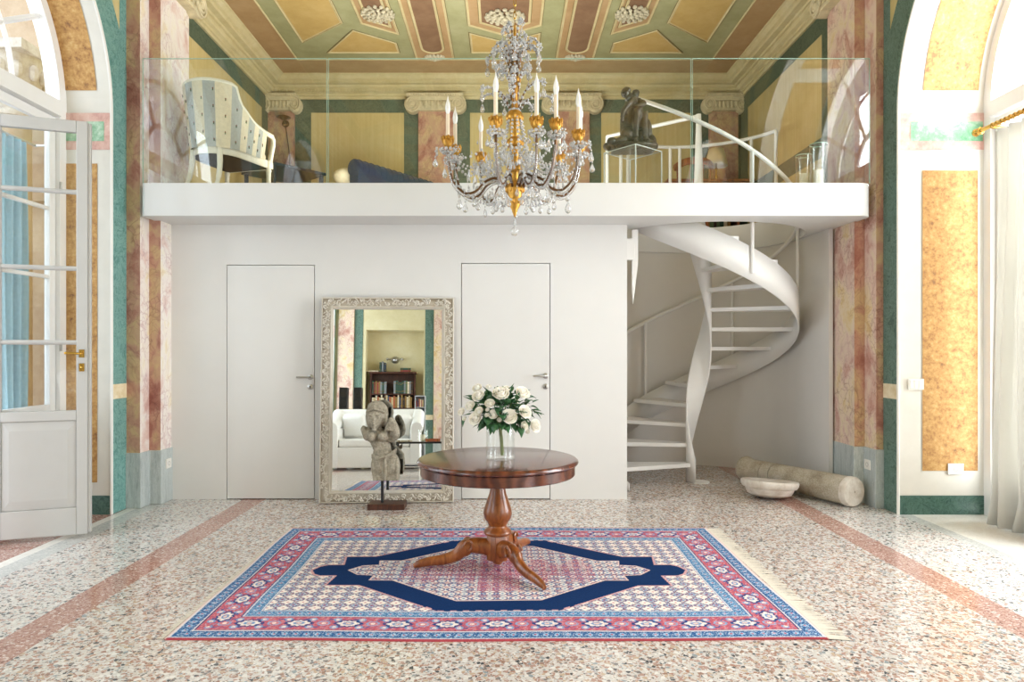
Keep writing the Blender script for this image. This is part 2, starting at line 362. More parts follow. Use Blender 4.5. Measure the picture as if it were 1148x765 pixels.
def thing(name, label, cat, loc=(0, 0, 0), rz=0, group=None, rot=None):
    o = bpy.data.objects.new(name, None); C.objects.link(o); o.empty_display_size = .1
    o.location = loc; o.rotation_euler = rot if rot else (0, 0, rz)
    o['label'] = label; o['category'] = cat
    if group: o['group'] = group
    return o
def tag(o, label, cat, group=None, kind=None):
    o['label'] = label; o['category'] = cat
    if group: o['group'] = group
    if kind: o['kind'] = kind
    return o
def struct(o, label=None):
    o['kind'] = 'structure'
    if label: o['label'] = label
    return o
def holder(name, label=None, loc=(0, 0, 0), rot=(0, 0, 0)):
    o = bpy.data.objects.new(name, None); C.objects.link(o); o.location = loc; o.rotation_euler = rot
    return struct(o, label)
def dup(root, loc=None, rz=None, label=None, scale=None):
    r = root.copy(); C.objects.link(r)
    if loc is not None: r.location = loc
    if rz is not None: r.rotation_euler = (0, 0, rz)
    if label: r['label'] = label
    if scale: r.scale = (scale,) * 3
    for ch in list(root.children):
        c = ch.copy(); C.objects.link(c); c.parent = r
        for g in list(ch.children):
            d = g.copy(); C.objects.link(d); d.parent = c
    return r
def T(x, y, z): return Matrix.Translation((x, y, z))
def RX(a): return Matrix.Rotation(a, 4, 'X')
def RY(a): return Matrix.Rotation(a, 4, 'Y')
def RZ(a): return Matrix.Rotation(a, 4, 'Z')
def SC(x, y, z): return Matrix.Diagonal((x, y, z, 1))
def arc(c, r, a0, a1, n): return [(c[0] + r * math.cos(a0 + (a1 - a0) * i / n), c[1] + r * math.sin(a0 + (a1 - a0) * i / n)) for i in range(n + 1)]
def smoothpath(pts, n=6):
    pts = [Vector(p) for p in pts]; out = []
    for i in range(len(pts) - 1):
        p0 = pts[max(i - 1, 0)]; p1 = pts[i]; p2 = pts[i + 1]; p3 = pts[min(i + 2, len(pts) - 1)]
        for k in range(n):
            t = k / n
            out.append(.5 * ((2 * p1) + (p2 - p0) * t + (2 * p0 - 5 * p1 + 4 * p2 - p3) * t * t + (3 * p1 - p0 - 3 * p2 + p3) * t ** 3))
    out.append(pts[-1]); return out

MT['cream_wall'] = mottle('cream_niche_paint', [(.35, '#c9bd95'), (.5, '#d2c7a2'), (.65, '#d9d0b0')], 2, .8, .15)
WORLD = 2.5
FILL = 130
PR = (700, 420, 420)
PL = (80, 300, 330)
EXPO = -0.02
# ================================================================== ROOM SHELL
W, ZC, YB, YF = 3.42, 5.33, 10.1, -5.5
AR, AZ = 1.5, 3.5
ARCH = [4.55, .35, -3.85]
SLZ0, SLZ1 = 2.626, 2.92
SCX, SCY = 2.1, 7.54

# floor ------------------------------------------------------------
m = MB()
xs = [-5.2, -3.40, -3.32, -3.17, -2.5, -2.29, 2.58, 2.79, 3.42, 3.53, 5.2]
fm = [0, 1, 2, 3, 0, 4, 0, 3, 2, 1]
for i in range(10): m.box(xs[i], xs[i + 1], YF - .3, YB + .2, -.1, 0, fm[i])
struct(m.build('floor', ['terr_pink', 'marble_floor', 'terr_grey', 'terr_side', 'terr']), 'polished terrazzo floor with two pink bands')

# side walls with arches -------------------------------------------
def side_wall(sg, depth, name, seen):
    m = MB(); X = sg * W; XO = sg * (W + depth)
    def q(pts, mi): m.add(pts, [tuple(range(len(pts)))], mi)
    segs = 40
    ys = []
    edges = [YF - .2]
    for yc in sorted(ARCH): edges += [yc - AR, yc + AR]
    edges.append(YB + .1)
    # solid piers
    for i in range(0, len(edges), 2):
        a, b = edges[i], edges[i + 1]
        m.box(min(X, XO), max(X, XO), a, b, 0, ZC + .2, 0)
    for yc in ARCH:
        pa = arc((yc, AZ), AR, 0, PI, segs)
        for i in range(segs):
            (y0, z0), (y1, z1) = pa[i], pa[i + 1]
            q([(X, y0, z0), (X, y1, z1), (X, y1, ZC + .2), (X, y0, ZC + .2)], 0)
            q([(XO, y0, z0), (XO, y1, z1), (XO, y1, ZC + .2), (XO, y0, ZC + .2)], 0)
            q([(X, y0, z0), (X, y1, z1), (XO, y1, z1), (XO, y0, z0)], 1)
        # reveal jamb skins (plaster)
        for s_ in (-1, 1):
            yj = yc + s_ * (AR - .003)
            q([(X, yj, 0), (XO, yj, 0), (XO, yj, AZ), (X, yj, AZ)], 1)
        # painted bands on the wall face: green round the arch
        xf = X - sg * .004; rb = AR + .29
        for s_ in (-1, 1):
            ya, yb = yc + s_ * AR, yc + s_ * rb
            q([(xf, ya, 0), (xf, yb, 0), (xf, yb, AZ), (xf, ya, AZ)], 2)
            q([(xf - sg * .002, ya, 1.0), (xf - sg * .002, yb, 1.0), (xf - sg * .002, yb, 1.13), (xf - sg * .002, ya, 1.13)], 6)
        po = arc((yc, AZ), rb, 0, PI, segs)
        for i in range(segs):
            zt = 5.08
            q([(xf, *pa[i]), (xf, *pa[i + 1]), (xf, po[i + 1][0], min(zt, po[i + 1][1])), (xf, po[i][0], min(zt, po[i][1]))], 2)
        for s_ in (-1, 1): q([(xf + sg * .002, yc + s_ * (rb - .17), AZ), (xf + sg * .002, yc + s_ * rb, AZ), (xf + sg * .002, yc + s_ * rb, 5.08), (xf + sg * .002, yc + s_ * (rb - .17), 5.08)], 2)
        # white edge bead of the arch
        bead = [(X - sg * .006, yc + AR - .008, z) for z in (0.0, AZ)]
        # reveal decoration, painted on both jambs and round the intrados
        a0, a1 = (W + .115 * depth / .5, W + .78 * depth / .5 * .5 + .005) if False else (W + .24 * depth, W + .80 * depth)
        b0, b1 = W + .0, W + depth
        for s_ in (-1, 1):
            yj = yc + s_ * (AR - .008); yk = yc + s_ * (AR - .010)
            def jp(x0, x1, z0, z1, mi, y): q([(sg * x0, y, z0), (sg * x1, y, z0), (sg * x1, y, z1), (sg * x0, y, z1)], mi)
            jp(a0, a1, .38 if sg > 0 else .28, 2.99 if sg > 0 else 3.05, 3, yj)
            jp(b0, b1, 3.17, 3.49, 4, yj)
            jp(W + .12 * depth, W + .85 * depth, 3.245, 3.415, 5, yk)
            jp(b0 + .002, b1, 0, .165, 7, yk)
        for (d0, d1) in ((7, 58), (66, 114), (122, 173)):
            n_ = 14
            pr = arc((yc, AZ), AR - .006, math.radians(d0), math.radians(d1), n_)
            for i in range(n_):
                q([(sg * a0, *pr[i]), (sg * a0, *pr[i + 1]), (sg * a1, *pr[i + 1]), (sg * a1, *pr[i])], 3)
    # painted green frames of the upper wall beside the mezzanine
    xf = X - sg * .004
    def wp(y0, y1, z0, z1, mi): q([(xf, y0, z0), (xf, y1, z0), (xf, y1, z1), (xf, y0, z1)], mi)
    wp(7.2, YB, 4.83, 5.1, 8); wp(9.78, YB, SLZ1, 4.83, 8); wp(7.2, 7.5, SLZ1, 4.83, 8)
    if sg > 0: wp(7.5, 9.78, 3.50, 3.72, 8)
    o = m.build(name, ['yellow', 'reveal', 'green' if sg > 0 else 'green_teal', 'ochre', 'pinkband', 'inlay', 'creamtile', 'greenbase', 'dkgreen'])
    struct(o)
side_wall(-1, .5, 'wall_left', True)
side_wall(1, .86, 'wall_right', True)
for sg, nm in ((-1, 'trim_arch_left'), (1, 'trim_arch_right')):     # plain white arris moulding round the first arch
    pts = [(sg * (W - .002), ARCH[0] + AR - .004, 0.0)] + [(sg * (W - .002), y - .004 * math.cos(math.atan2(z - AZ, y - ARCH[0])), z - .004) for y, z in arc((ARCH[0], AZ), AR, 0, PI, 48)] + [(sg * (W - .002), ARCH[0] - AR + .004, 0.0)]
    struct(MB().tube(pts, .013, 8).build(nm, 'plaster'), 'white rounded edge of the arch')

# back upper wall ---------------------------------------------------
m = MB(); m.box(-W - .1, W + .1, YB, YB + .2, 0, ZC + .2, 0)
yf = YB - .004
def bq(x0, x1, z0, z1, mi, y=yf): m.add([(x0, y, z0), (x1, y, z0), (x1, y, z1), (x0, y, z1)], [(0, 1, 2, 3)], mi)
bq(-W, W, 4.86, 5.1, 1)
for a, b in ((331, 349), (453, 469.5), (508.5, 527), (606, 621.5), (660.5, 674), (775, 794), (826, 832)):
    bq(fx(a, YB), fx(b, YB), SLZ1, 4.86, 1)
struct(m.build('wall_back', ['yellow', 'dkgreen']), 'yellow upper back wall with green painted frames')

# pilasters with Ionic capitals --------------------------------------
def capital_mb(w, Mx):
    m = MB()
    m.box(-w * .80, w * .80, -.15, .02, .205, .245, 0, Mx)
    for k in range(int(w * 1.5 / .035)):
        m.ball((-w * .75 + .0175 + k * .035, -.152, .218), .014, 6, 5, 0, Mx)
    m.box(-w * .72, w * .72, -.12, .02, .15, .205, 0, Mx)
    m.box(-w * .5, w * .5, -.09, .02, .02, .15, 0, Mx)
    ne = 6
    for k in range(ne):
        x = -w * .42 + w * .84 * k / (ne - 1)
        m.ball((x, -.105, .105), (.027, .03, .05), 8, 6, 0, Mx)
        m.tube([(x - .036, -.10, .15), (x - .034, -.115, .10), (x, -.12, .045), (x + .034, -.115, .10), (x + .036, -.10, .15)], .008, 5, 0, M=Mx)
    for s_ in (-1, 1):
        cx = s_ * (w * .5 + .075)
        # volute: drum and raised spiral
        prof = [(.118, -.10), (.118, .02)]
        m.lathe([(.004, -.108), (.11, -.10), (.118, -.09), (.118, .02)], 24, (0, 0, 0), 0, Mx @ T(cx, 0, .105) @ RX(-PI / 2) @ SC(1, 1, 1))
        m.lathe([(.004, -.128), (.028, -.122), (.03, -.10)], 12, (0, 0, 0), 0, Mx @ T(cx, 0, .105) @ RX(-PI / 2) @ SC(1, 1, -1) @ SC(1, 1, -1))
        sp = []
        for i in range(56):
            t = i / 55; a = s_ * (-PI / 2) + s_ * -1 * (t * 2.4 * 2 * PI) + PI
            rr = .112 * (1 - t) + .026 * t
            sp.append((cx + rr * math.cos(a), -.112, .105 + rr * math.sin(a)))
        m.tube(sp, .013, 6, 0, M=Mx)
        sp = [(p[0], .02, p[2]) for p in sp[:1]]
    return m
# local frame: front faces -Y, so the volute drums are lathe'd about Y
def pilaster(name, x0, x1, ztop=4.87):
    root = holder(name)
    w = x1 - x0; cx = (x0 + x1) / 2
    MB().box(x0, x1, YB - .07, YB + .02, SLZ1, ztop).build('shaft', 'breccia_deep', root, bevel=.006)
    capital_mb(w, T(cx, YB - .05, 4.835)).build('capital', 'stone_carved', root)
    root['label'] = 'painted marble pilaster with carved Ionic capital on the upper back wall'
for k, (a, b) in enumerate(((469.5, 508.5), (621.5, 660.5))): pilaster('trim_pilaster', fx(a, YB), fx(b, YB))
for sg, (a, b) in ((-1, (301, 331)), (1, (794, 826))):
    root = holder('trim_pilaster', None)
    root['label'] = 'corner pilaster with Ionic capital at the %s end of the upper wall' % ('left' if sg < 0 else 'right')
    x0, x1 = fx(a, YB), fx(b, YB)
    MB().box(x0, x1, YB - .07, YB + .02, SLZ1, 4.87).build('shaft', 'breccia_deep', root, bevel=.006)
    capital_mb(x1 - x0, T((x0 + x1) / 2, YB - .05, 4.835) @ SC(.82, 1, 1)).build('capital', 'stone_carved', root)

def big_pilaster(sg, xa, xb, ya, yb, name, zb):
    root = holder(name, 'stepped pink marble pilaster on the %s side of the gallery' % ('left' if sg < 0 else 'right'))
    def outline(g):
        return [(sg * (W + .01), ya - g), (sg * (xa - g), ya - g), (sg * (xa - g), yb - g), (sg * (xb - g), yb - g), (sg * (xb - g), 7.02 + g), (sg * (xa - g), 7.02 + g), (sg * (xa - g), 7.22 + g), (sg * (W + .01), 7.22 + g)]
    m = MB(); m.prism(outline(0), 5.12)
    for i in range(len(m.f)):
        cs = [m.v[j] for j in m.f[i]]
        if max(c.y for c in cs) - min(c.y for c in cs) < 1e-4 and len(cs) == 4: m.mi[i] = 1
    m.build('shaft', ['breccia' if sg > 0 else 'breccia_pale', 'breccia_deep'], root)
    MB().prism(outline(.012), zb).build('plinth', 'grey', root, bevel=.006)
    cm = capital_mb(.50, T(sg * (xb - .01), 6.71, 4.80) @ RZ(PI / 2 if sg < 0 else -PI / 2)); cm.build('capital', 'stone_carved', root)
big_pilaster(-1, 3.293, 3.187, 6.28, 6.44, 'trim_pilaster', .50)
big_pilaster(1, 3.352, 3.255, 6.28, 6.48, 'trim_pilaster', .53)

# ceiling -------------------------------------------------------------
def cp(px, py): Y = F * (ZC - H) / (VY - py); return ((px - VX) * Y / F, Y)
m = MB(); m.box(-W - .1, W + .1, YF - .2, YB + .2, ZC, ZC + .12, 0)
def cpoly(pts, mi, z=.004): m.add([(p[0], p[1], ZC - z) for p in pts], [tuple(range(len(pts)))], mi)
def inset(pts, d):
    n = len(pts); out = []
    A = sum(pts[i][0] * pts[(i + 1) % n][1] - pts[(i + 1) % n][0] * pts[i][1] for i in range(n)); s = 1 if A > 0 else -1
    for i in range(n):
        p0, p1, p2 = Vector(pts[i - 1]), Vector(pts[i]), Vector(pts[(i + 1) % n])
        e1 = (p1 - p0).normalized(); e2 = (p2 - p1).normalized()
        n1 = Vector((-e1.y, e1.x)) * s; n2 = Vector((-e2.y, e2.x)) * s
        b = (n1 + n2); b = b / max(.3, b.length_squared) * 2 * .5 if False else b.normalized() / max(.35, math.sqrt((1 + n1.dot(n2)) / 2))
        out.append((p1.x + b.x * d, p1.y + b.y * d))
    return out
def coffer(pts, mi, rim=2, z=.004):
    cpoly(pts, 6, z); a = inset(pts, .014); cpoly(a, 5, z + .001); b = inset(a, .022); cpoly(b, mi, z + .002)
    for ring, hh in ((a, .012),):
        P = [(p[0], p[1], ZC - z - .004) for p in ring]
        m.tube(P, .009, 5, 5, closed=True)
    return b
# border bands
XI, YI, XO2 = 2.79, 9.34, 3.14
for sg in (-1, 1): cpoly([(sg * XI, YF), (sg * W, YF), (sg * W, YB), (sg * XI, YB)], 1)
cpoly([(-XI, YI), (XI, YI), (XI, YB), (-XI, YB)], 1)
m.tube([(-XI, YF, ZC - .006), (-XI, YI, ZC - .006), (XI, YI, ZC - .006), (XI, YF, ZC - .006)], .012, 5, 5)
ros = []
def bay(y0):        # one bay of panels, far edge at y0 (length 3.1)
    ym = y0 - 1.55 + .08
    for sg in (-1, 1):
        # beam
        bx0, bx1 = sg * .67, sg * 1.2
        q = [(min(bx0, bx1), y0 - 3.1), (max(bx0, bx1), y0 - 3.1), (max(bx0, bx1), y0 - .01), (min(bx0, bx1), y0 - .01)]
        coffer(q, 1)
        c = (bx0 + bx1) / 2
        qq = [(c - .16, y0 - 2.9), (c + .16, y0 - 2.9)] + arc((c, y0 - .36), .16, 0, PI, 10)
        coffer(qq, 3, z=.01)
        ros.append((c, y0 - .1, .13, .5))
        # octagon coffer
        def S(l): return [(sg * x, y) for x, y in l]
        coffer(S([(2.35, y0 - .2), (1.86, y0 - .87), (1.37, y0 - .50), (1.37, y0 - .2)]), 2)
        coffer(S([(2.58, y0 - .49), (1.93, y0 - 1.04), (1.93, y0 - 2.1), (2.58, y0 - 2.65)]), 2)
        coffer(S([(2.35, y0 - 2.94), (1.86, y0 - 2.27), (1.37, y0 - 2.64), (1.37, y0 - 2.94)]), 2)
        b = coffer(S([(1.73, y0 - 1.03), (1.3, y0 - .72), (1.3, y0 - 2.42), (1.73, y0 - 2.11)]), 1)
        coffer(S([(1.64, y0 - 1.12), (1.36, y0 - .92), (1.36, y0 - 2.22), (1.64, y0 - 2.02)]), 3, z=.01)
        ros.append((sg * 1.47, y0 - 1.3, .19, 1.0))
    hx = [(-.45, y0 - .98), (0, y0 - .70), (.45, y0 - .98), (.45, y0 - 1.95), (0, y0 - 2.25), (-.45, y0 - 1.95)]
    coffer(hx, 1); coffer(inset(hx, .14), 3, z=.01); ros.append((0, y0 - 1.24, .23, .8))
    coffer([(-.45, y0 - .2), (-.45, y0 - .80), (0, y0 - .54), (.45, y0 - .80), (.45, y0 - .2)], 2)
    coffer([(-.45, y0 - 2.94), (-.45, y0 - 2.2), (0, y0 - 2.42), (.45, y0 - 2.2), (.45, y0 - 2.94)], 2)
for y0 in (YI, YI - 3.3, YI - 6.6, YI - 9.9): bay(y0)
ceil = struct(m.build('ceiling', ['olive', 'peach', 'cochre', 'brown', 'mould', 'mould', 'mould_dark']), 'olive and ochre coffered painted ceiling')
ros = [r for r in ros if r[1] > 6.5]
for (x, y, r, sq) in ros:
    m = MB()
    for ring, (n_, rr, ln, wd_) in enumerate(((16, r * .80, r * .24, r * .11), (12, r * .52, r * .20, r * .10), (8, r * .27, r * .15, r * .085))):
        for k in range(n_):
            a = 2 * PI * k / n_ + ring * .2
            Mx = T(x + rr * math.cos(a), y + rr * math.sin(a) * sq, ZC - .018 - .012 * ring) @ SC(1, max(.55, sq), 1) @ RZ(a) @ RY(.35)
            m.ball((0, 0, 0), (ln, wd_, .020), 8, 5, 0, Mx)
            m.ball((ln * .8, 0, .0), (ln * .28, wd_ * 1.25, .022), 6, 4, 0, Mx)
    m.ball((x, y, ZC - .055), (r * .14, r * .14, .03), 8, 5)
    struct(m.build('rosette', 'rosette', ceil))

# cornice --------------------------------------------------------------
prof = [(.0, 5.05), (.03, 5.05), (.035, 5.085), (.055, 5.09), (.055, 5.12), (.09, 5.135), (.10, 5.16), (.10, 5.19), (.125, 5.195), (.135, 5.215), (.20, 5.225), (.205, 5.26), (.235, 5.27), (.27, 5.305), (.295, 5.315), (.295, 5.34)]
path = [((-W, YF), (1, 0)), ((-W, YB), (1, -1)), ((W, YB), (-1, -1)), ((W, YF), (-1, 0))]
m = MB().sweep(prof, path)
for k in range(130):                              # dentil beads along the back run
    m.box(-3.3 + k * .05, -3.3 + k * .05 + .028, YB - .118, YB - .09, 5.135, 5.16)
    m.box(-3.2 + k * .049, -3.2 + k * .049 + .024, YB - .215, YB - .19, 5.228, 5.25)
struct(m.build('trim_cornice', 'mould'), 'moulded cream cornice round the ceiling')

# gallery slab -----------------------------------------------------------
def slab():
    out = [(-W - .02, YB + .02), (-W - .02, 6.40), (-3.19, 6.40), (-3.19, 6.3)]
    out = [(-W, YB), (-W, 6.62), (-3.25, 6.62), (-3.25, 6.2)] + []
    out = [(-W, YB), (-W, 6.7), (-3.25, 6.7)] + [(-3.25 + .05 - .05 * math.cos(a), 6.2 + .05 - .05 * math.sin(a)) for a in np.linspace(0, PI / 2, 6)] + \
          [(3.29 - .12 + .12 * math.sin(a), 6.2 + .12 - .12 * math.cos(a)) for a in np.linspace(0, PI / 2, 8)] + [(3.29, 6.7), (W, 6.7), (W, YB)]
    bm = bmesh.new(); hole = arc((SCX, SCY), 1.06, 0, 2 * PI, 72)[:-1]
    for z in (SLZ0, SLZ1):
        es = []
        for loop in (out, hole):
            vs = [bm.verts.new((p[0], p[1], z)) for p in loop]
            es += [bm.edges.new((vs[i], vs[(i + 1) % len(vs)])) for i in range(len(vs))]
        bmesh.ops.triangle_fill(bm, edges=es, use_beauty=True, use_dissolve=False)
    bm.verts.index_update()
    bm.verts.ensure_lookup_table()
    n1, n2 = len(out), len(hole); o2 = n1 + n2
    for (s_, n_) in ((0, n1), (n1, n2)):
        for i in range(n_):
            a, b = s_ + i, s_ + (i + 1) % n_
            f = bm.faces.new((bm.verts[a], bm.verts[b], bm.verts[b + o2], bm.verts[a + o2])); f.smooth = True
    bmesh.ops.recalc_face_normals(bm, faces=bm.faces)
    me = bpy.data.meshes.new('mezzanine_slab'); bm.to_mesh(me); bm.free(); me.materials.append(MT['slab'])
    o = bpy.data.objects.new('mezzanine_slab', me); C.objects.link(o)
    md = o.modifiers.new('bevel', 'BEVEL'); md.width = .006; md.segments = 2; md.limit_method = 'ANGLE'; md.angle_limit = math.radians(60)
    struct(o, 'white gallery floor slab with a round stair opening')
slab()

# partition wall under the gallery ---------------------------------------
PY = 6.65
D1 = (fx(254, PY), fx(353, PY), fz(297, PY)); D2 = (fx(517, PY), fx(617, PY), fz(295, PY))
PX1 = fx(703, PY)
m = MB()
xs_ = [-3.25, D1[0], D1[1], D2[0], D2[1], PX1]
for i in (0, 2, 4): m.box(xs_[i], xs_[i + 1], PY, PY + .16, 0, SLZ0)
m.box(D1[0], D1[1], PY, PY + .16, D1[2], SLZ0); m.box(D2[0], D2[1], PY, PY + .16, D2[2], SLZ0)
m.box(D1[0] - .02, D1[1] + .02, PY + .10, PY + .15, 0, D1[2] + .01, 1); m.box(D2[0] - .02, D2[1] + .02, PY + .10, PY + .15, 0, D2[2] + .01, 1)
struct(m.build('wall_partition', ['wall', 'void']), 'plain white partition wall under the gallery')
def flush_door(n, D, hx, hy, ky, lab):
    g = .0065
    root = holder('door_%d' % n, lab)
    MB().box(D[0] + g, D[1] - g, PY - .001, PY + .045, .008, D[2] - g).build('leaf', 'wall', root)
    zh, zk, xh = fz(hy, PY), fz(ky, PY), fx(hx, PY)
    hm = MB(); hm.lathe([(.027, 0), (.027, .008), (.024, .01)], 20, (0, 0, 0), 0, T(xh, PY - .001, zh) @ RX(PI / 2))
    hm.tube([(xh, PY - .008, zh), (xh, PY - .045, zh), (xh - .012, PY - .052, zh), (xh - .12, PY - .052, zh)], .009, 10)
    hm.build('door_handle', 'chrome', root)
    km = MB(); km.lathe([(.027, 0), (.027, .008), (.024, .01)], 20, (0, 0, 0), 0, T(xh, PY - .001, zk) @ RX(PI / 2))
    km.lathe([(.007, 0), (.007, .012)], 10, (0, 0, 0), 1, T(xh, PY - .001, zk + .004) @ RX(PI / 2)); km.box(xh - .0035, xh + .0035, PY - .013, PY - .003, zk - .014, zk + .004, 1)
    km.build('keyhole_rosette', ['chrome', 'void'], root)
flush_door(1, D1, 348, 423, 434, 'white flush door, the one nearer the left window')
flush_door(2, D2, 611.5, 421.5, 433.5, 'white flush door behind the flower vase')

# curved wall behind the stair ---------------------------------------------
m = MB()
pl = [(3.235, 6.86), (3.225, 7.42)] + [(SCX + 1.125 * math.cos(a), SCY + 1.125 * math.sin(a)) for a in np.linspace(math.radians(-4), math.radians(205), 48)] + [(1.0, 6.8)]
m.grid([[(p[0], p[1], z) for p in pl] for z in (0, SLZ0)], 0, True)
o = struct(m.build('wall_stairwell', 'niche', solid=.04), 'pale curved wall behind the spiral stair'); o.modifiers['solid'].offset = -1
m_ = o.modifiers.new('es', 'EDGE_SPLIT'); m_.split_angle = math.radians(25)

# far wall behind the camera, as the big mirror shows it --------------------
TH = math.radians(3.5); YAW = math.radians(2.6); MIRY = 6.4805
def mir(px, py, Y):
    d = Vector(((px - VX) / F, 1, -(py - VY) / F)); o_ = Vector((0, 0, H)); n_ = Vector((math.cos(TH) * math.sin(YAW), -math.cos(TH) * math.cos(YAW), math.sin(TH)))
    P0 = Vector((-1.11, MIRY, .04)); t_ = (P0 - o_).dot(n_) / d.dot(n_); p = o_ + d * t_
    r = d - 2 * d.dot(n_) * n_; k = (Y - p.y) / r.y
    return p + r * k
YN = -5.95
nx0, nx1 = mir(410, 400, YF).x, mir(475, 400, YF).x; nzt = mir(440, 370, YF).z
m = MB()
for (a, b) in ((-W - .1, nx0), (nx1, W + .1)): m.box(a, b, YF - .2, YF, 0, ZC + .1)
m.box(nx0, nx1, YF - .2, YF, nzt, ZC + .1); m.box(nx0 - .1, nx1 + .1, YN - .1, YN, 0, nzt + .1)
m.box(nx0 - .1, nx0, YN, YF - .2, 0, nzt + .1); m.box(nx1, nx1 + .1, YN, YF - .2, 0, nzt + .1); m.box(nx0, nx1, YN, YF - .2, nzt, nzt + .1)
for a, b, mi in ((397, 406.5, 1), (476.5, 486, 1)):
    xa, xb = mir(a, 400, YF).x, mir(b, 400, YF).x
    m.box(xa, xb, YF, YF + .01, 0, ZC, mi); m.box(xa, xb, YF, YF + .014, 1.0, 1.13, 3)
for a, b in ((379, 396.5), (486.5, 510)):
    xa, xb = mir(a, 400, YF).x, mir(b, 400, YF).x
    m.box(xa, xb, YF, YF + .06, 0, ZC, 2); m.box(xa - .01, xb + .01, YF, YF + .07, 0, .5, 4)
struct(m.build('wall_front', ['cream_wall', 'green', 'breccia', 'creamtile', 'grey']), 'far wall with a niche and green marble strips, seen in the mirror')

# glass balustrade ---------------------------------------------------------
GZ = fz(66, 6.23)
for (a, b, lab) in ((160, 366.5, 'left glass balustrade panel in front of the striped armchair'), (368, 774.5, 'wide middle glass balustrade panel behind the chandelier'), (776, 975, 'right glass balustrade panel in front of the candle glasses')):
    x0, x1 = fx(a, 6.23), fx(b, 6.23)
    p = MB().box(x0 + .002, x1 - .002, 6.225, 6.237, SLZ1 - .02, GZ).build('balustrade_panel', 'glass')
    tag(p, lab, 'glass panel', 'glass balustrade panels')
    e = MB(); e.box(x0 + .0015, x1 - .0015, 6.2245, 6.2375, GZ, GZ + .003)
    e.box(x0 + .0003, x0 + .002, 6.2245, 6.2375, SLZ1, GZ); e.box(x1 - .002, x1 - .0003, 6.2245, 6.2375, SLZ1, GZ)
    e.build('edge', 'glassedge', p)

# windows ------------------------------------------------------------------
def sash(root, X, y0, y1, z0, z1, zl, bars, nm='sash', th=.05):
    m = MB(); s_ = .075; h = th / 2
    m.box(X - h, X + h, y0, y0 + s_, z0, z1); m.box(X - h, X + h, y1 - s_, y1, z0, z1)
    m.box(X - h, X + h, y0 + s_, y1 - s_, z1 - s_, z1); m.box(X - h, X + h, y0 + s_, y1 - s_, zl - .08, zl); m.box(X - h, X + h, y0 + s_, y1 - s_, z0, z0 + .13)
    m.box(X - .012, X + .012, y0 + s_, y1 - s_, z0 + .13, zl - .08); m.box(X - .02, X + .02, y0 + s_ + .06, y1 - s_ - .06, z0 + .19, zl - .14)
    for z in bars: m.box(X - .018, X + .018, y0 + s_, y1 - s_, z - .016, z + .016)
    o = m.build(nm, 'white', root, bevel=.006)
    MB().box(X - .003, X + .003, y0 + s_ - .005, y1 - s_ + .005, zl - .005, z1 - s_ + .005).build('pane', 'pane', o)
def arch_window(n, sg, X, yc, leaves, bars, lab):
    root = holder('window_%d' % n, lab)
    m = MB(); h = .06
    ro, ri = AR + .01, AR - .09
    po, pi_ = arc((yc, AZ), ro, 0, PI, 40), arc((yc, AZ), ri, 0, PI, 40)
    for x in (X - h, X + h):
        for i in range(40): m.add([(x, *po[i]), (x, *po[i + 1]), (x, *pi_[i + 1]), (x, *pi_[i])], [(0, 1, 2, 3)])
    for P in (po, pi_):
        for i in range(40): m.add([(X - h, *P[i]), (X - h, *P[i + 1]), (X + h, *P[i + 1]), (X + h, *P[i])], [(0, 1, 2, 3)], 0, True)
    for s_ in (-1, 1): m.box(X - h, X + h, yc + s_ * ri if s_ > 0 else yc - ro, yc + ro if s_ > 0 else yc - ri, 0, AZ)
    m.box(X - h - .015, X + h + .015, yc - ri, yc + ri, AZ - .07, AZ + .06)
    for yy in (yc - .5, yc + .5): m.box(X - h * .8, X + h * .8, yy - .04, yy + .04, 0, AZ - .07)
    m.build('frame', 'white', root)
    f = MB()
    for a in np.linspace(0, PI, 7)[1:-1]:
        f.tube([(X, yc + .45 * math.cos(a), AZ + .45 * math.sin(a)), (X, yc + (ri + .02) * math.cos(a), AZ + (ri + .02) * math.sin(a))], .024, 4)
    f.tube([(X, y, z) for y, z in arc((yc, AZ), .45, 0, PI, 20)], .03, 4)
    f.tube([(X, y, z) for y, z in arc((yc, AZ), .92, 0, PI, 30)], .022, 4)
    f.build('fan_muntins', 'white', root)
    MB().add([(X, y, z) for y, z in arc((yc, AZ), ri + .01, 0, PI, 40)], [tuple(range(41))]).build('fan_pane', 'pane', root)
    for (y0, y1) in leaves: sash(root, X, y0, y1, .04, AZ - .08, .97 if sg < 0 else .36, bars if sg < 0 else bars + (.93,))
    return root
bars = (2.63, 2.05, 1.49)
w1 = arch_window(1, -1, -3.87, ARCH[0], [(5.09, 5.955), (3.145, 4.01)], bars, 'arched left window with white fanlight and French doors')
hm = MB()
for z in (2.78, 1.42): hm.lathe([(.012, 0), (.012, .09)], 8, (-3.805, 5.962, z))
hm.build('hinge', 'chrome', w1)
w2 = arch_window(2, 1, 4.22, ARCH[0], [(5.09, 5.955), (3.145, 4.01), (4.09, 5.01)], bars, 'arched right window behind the cream curtain')
arch_window(3, -1, -3.87, ARCH[1], [(-.11, .81), (.89, 1.755), (-1.055, -.19)], bars, None); arch_window(4, 1, 4.22, ARCH[1], [(-.11, .81), (.89, 1.755), (-1.055, -.19)], bars, None)
arch_window(5, -1, -3.87, ARCH[2], [(-4.31, -3.39), (-3.31, -2.445), (-5.255, -4.39)], bars, None); arch_window(6, 1, 4.22, ARCH[2], [(-4.31, -3.39), (-3.31, -2.445), (-5.255, -4.39)], bars, None)

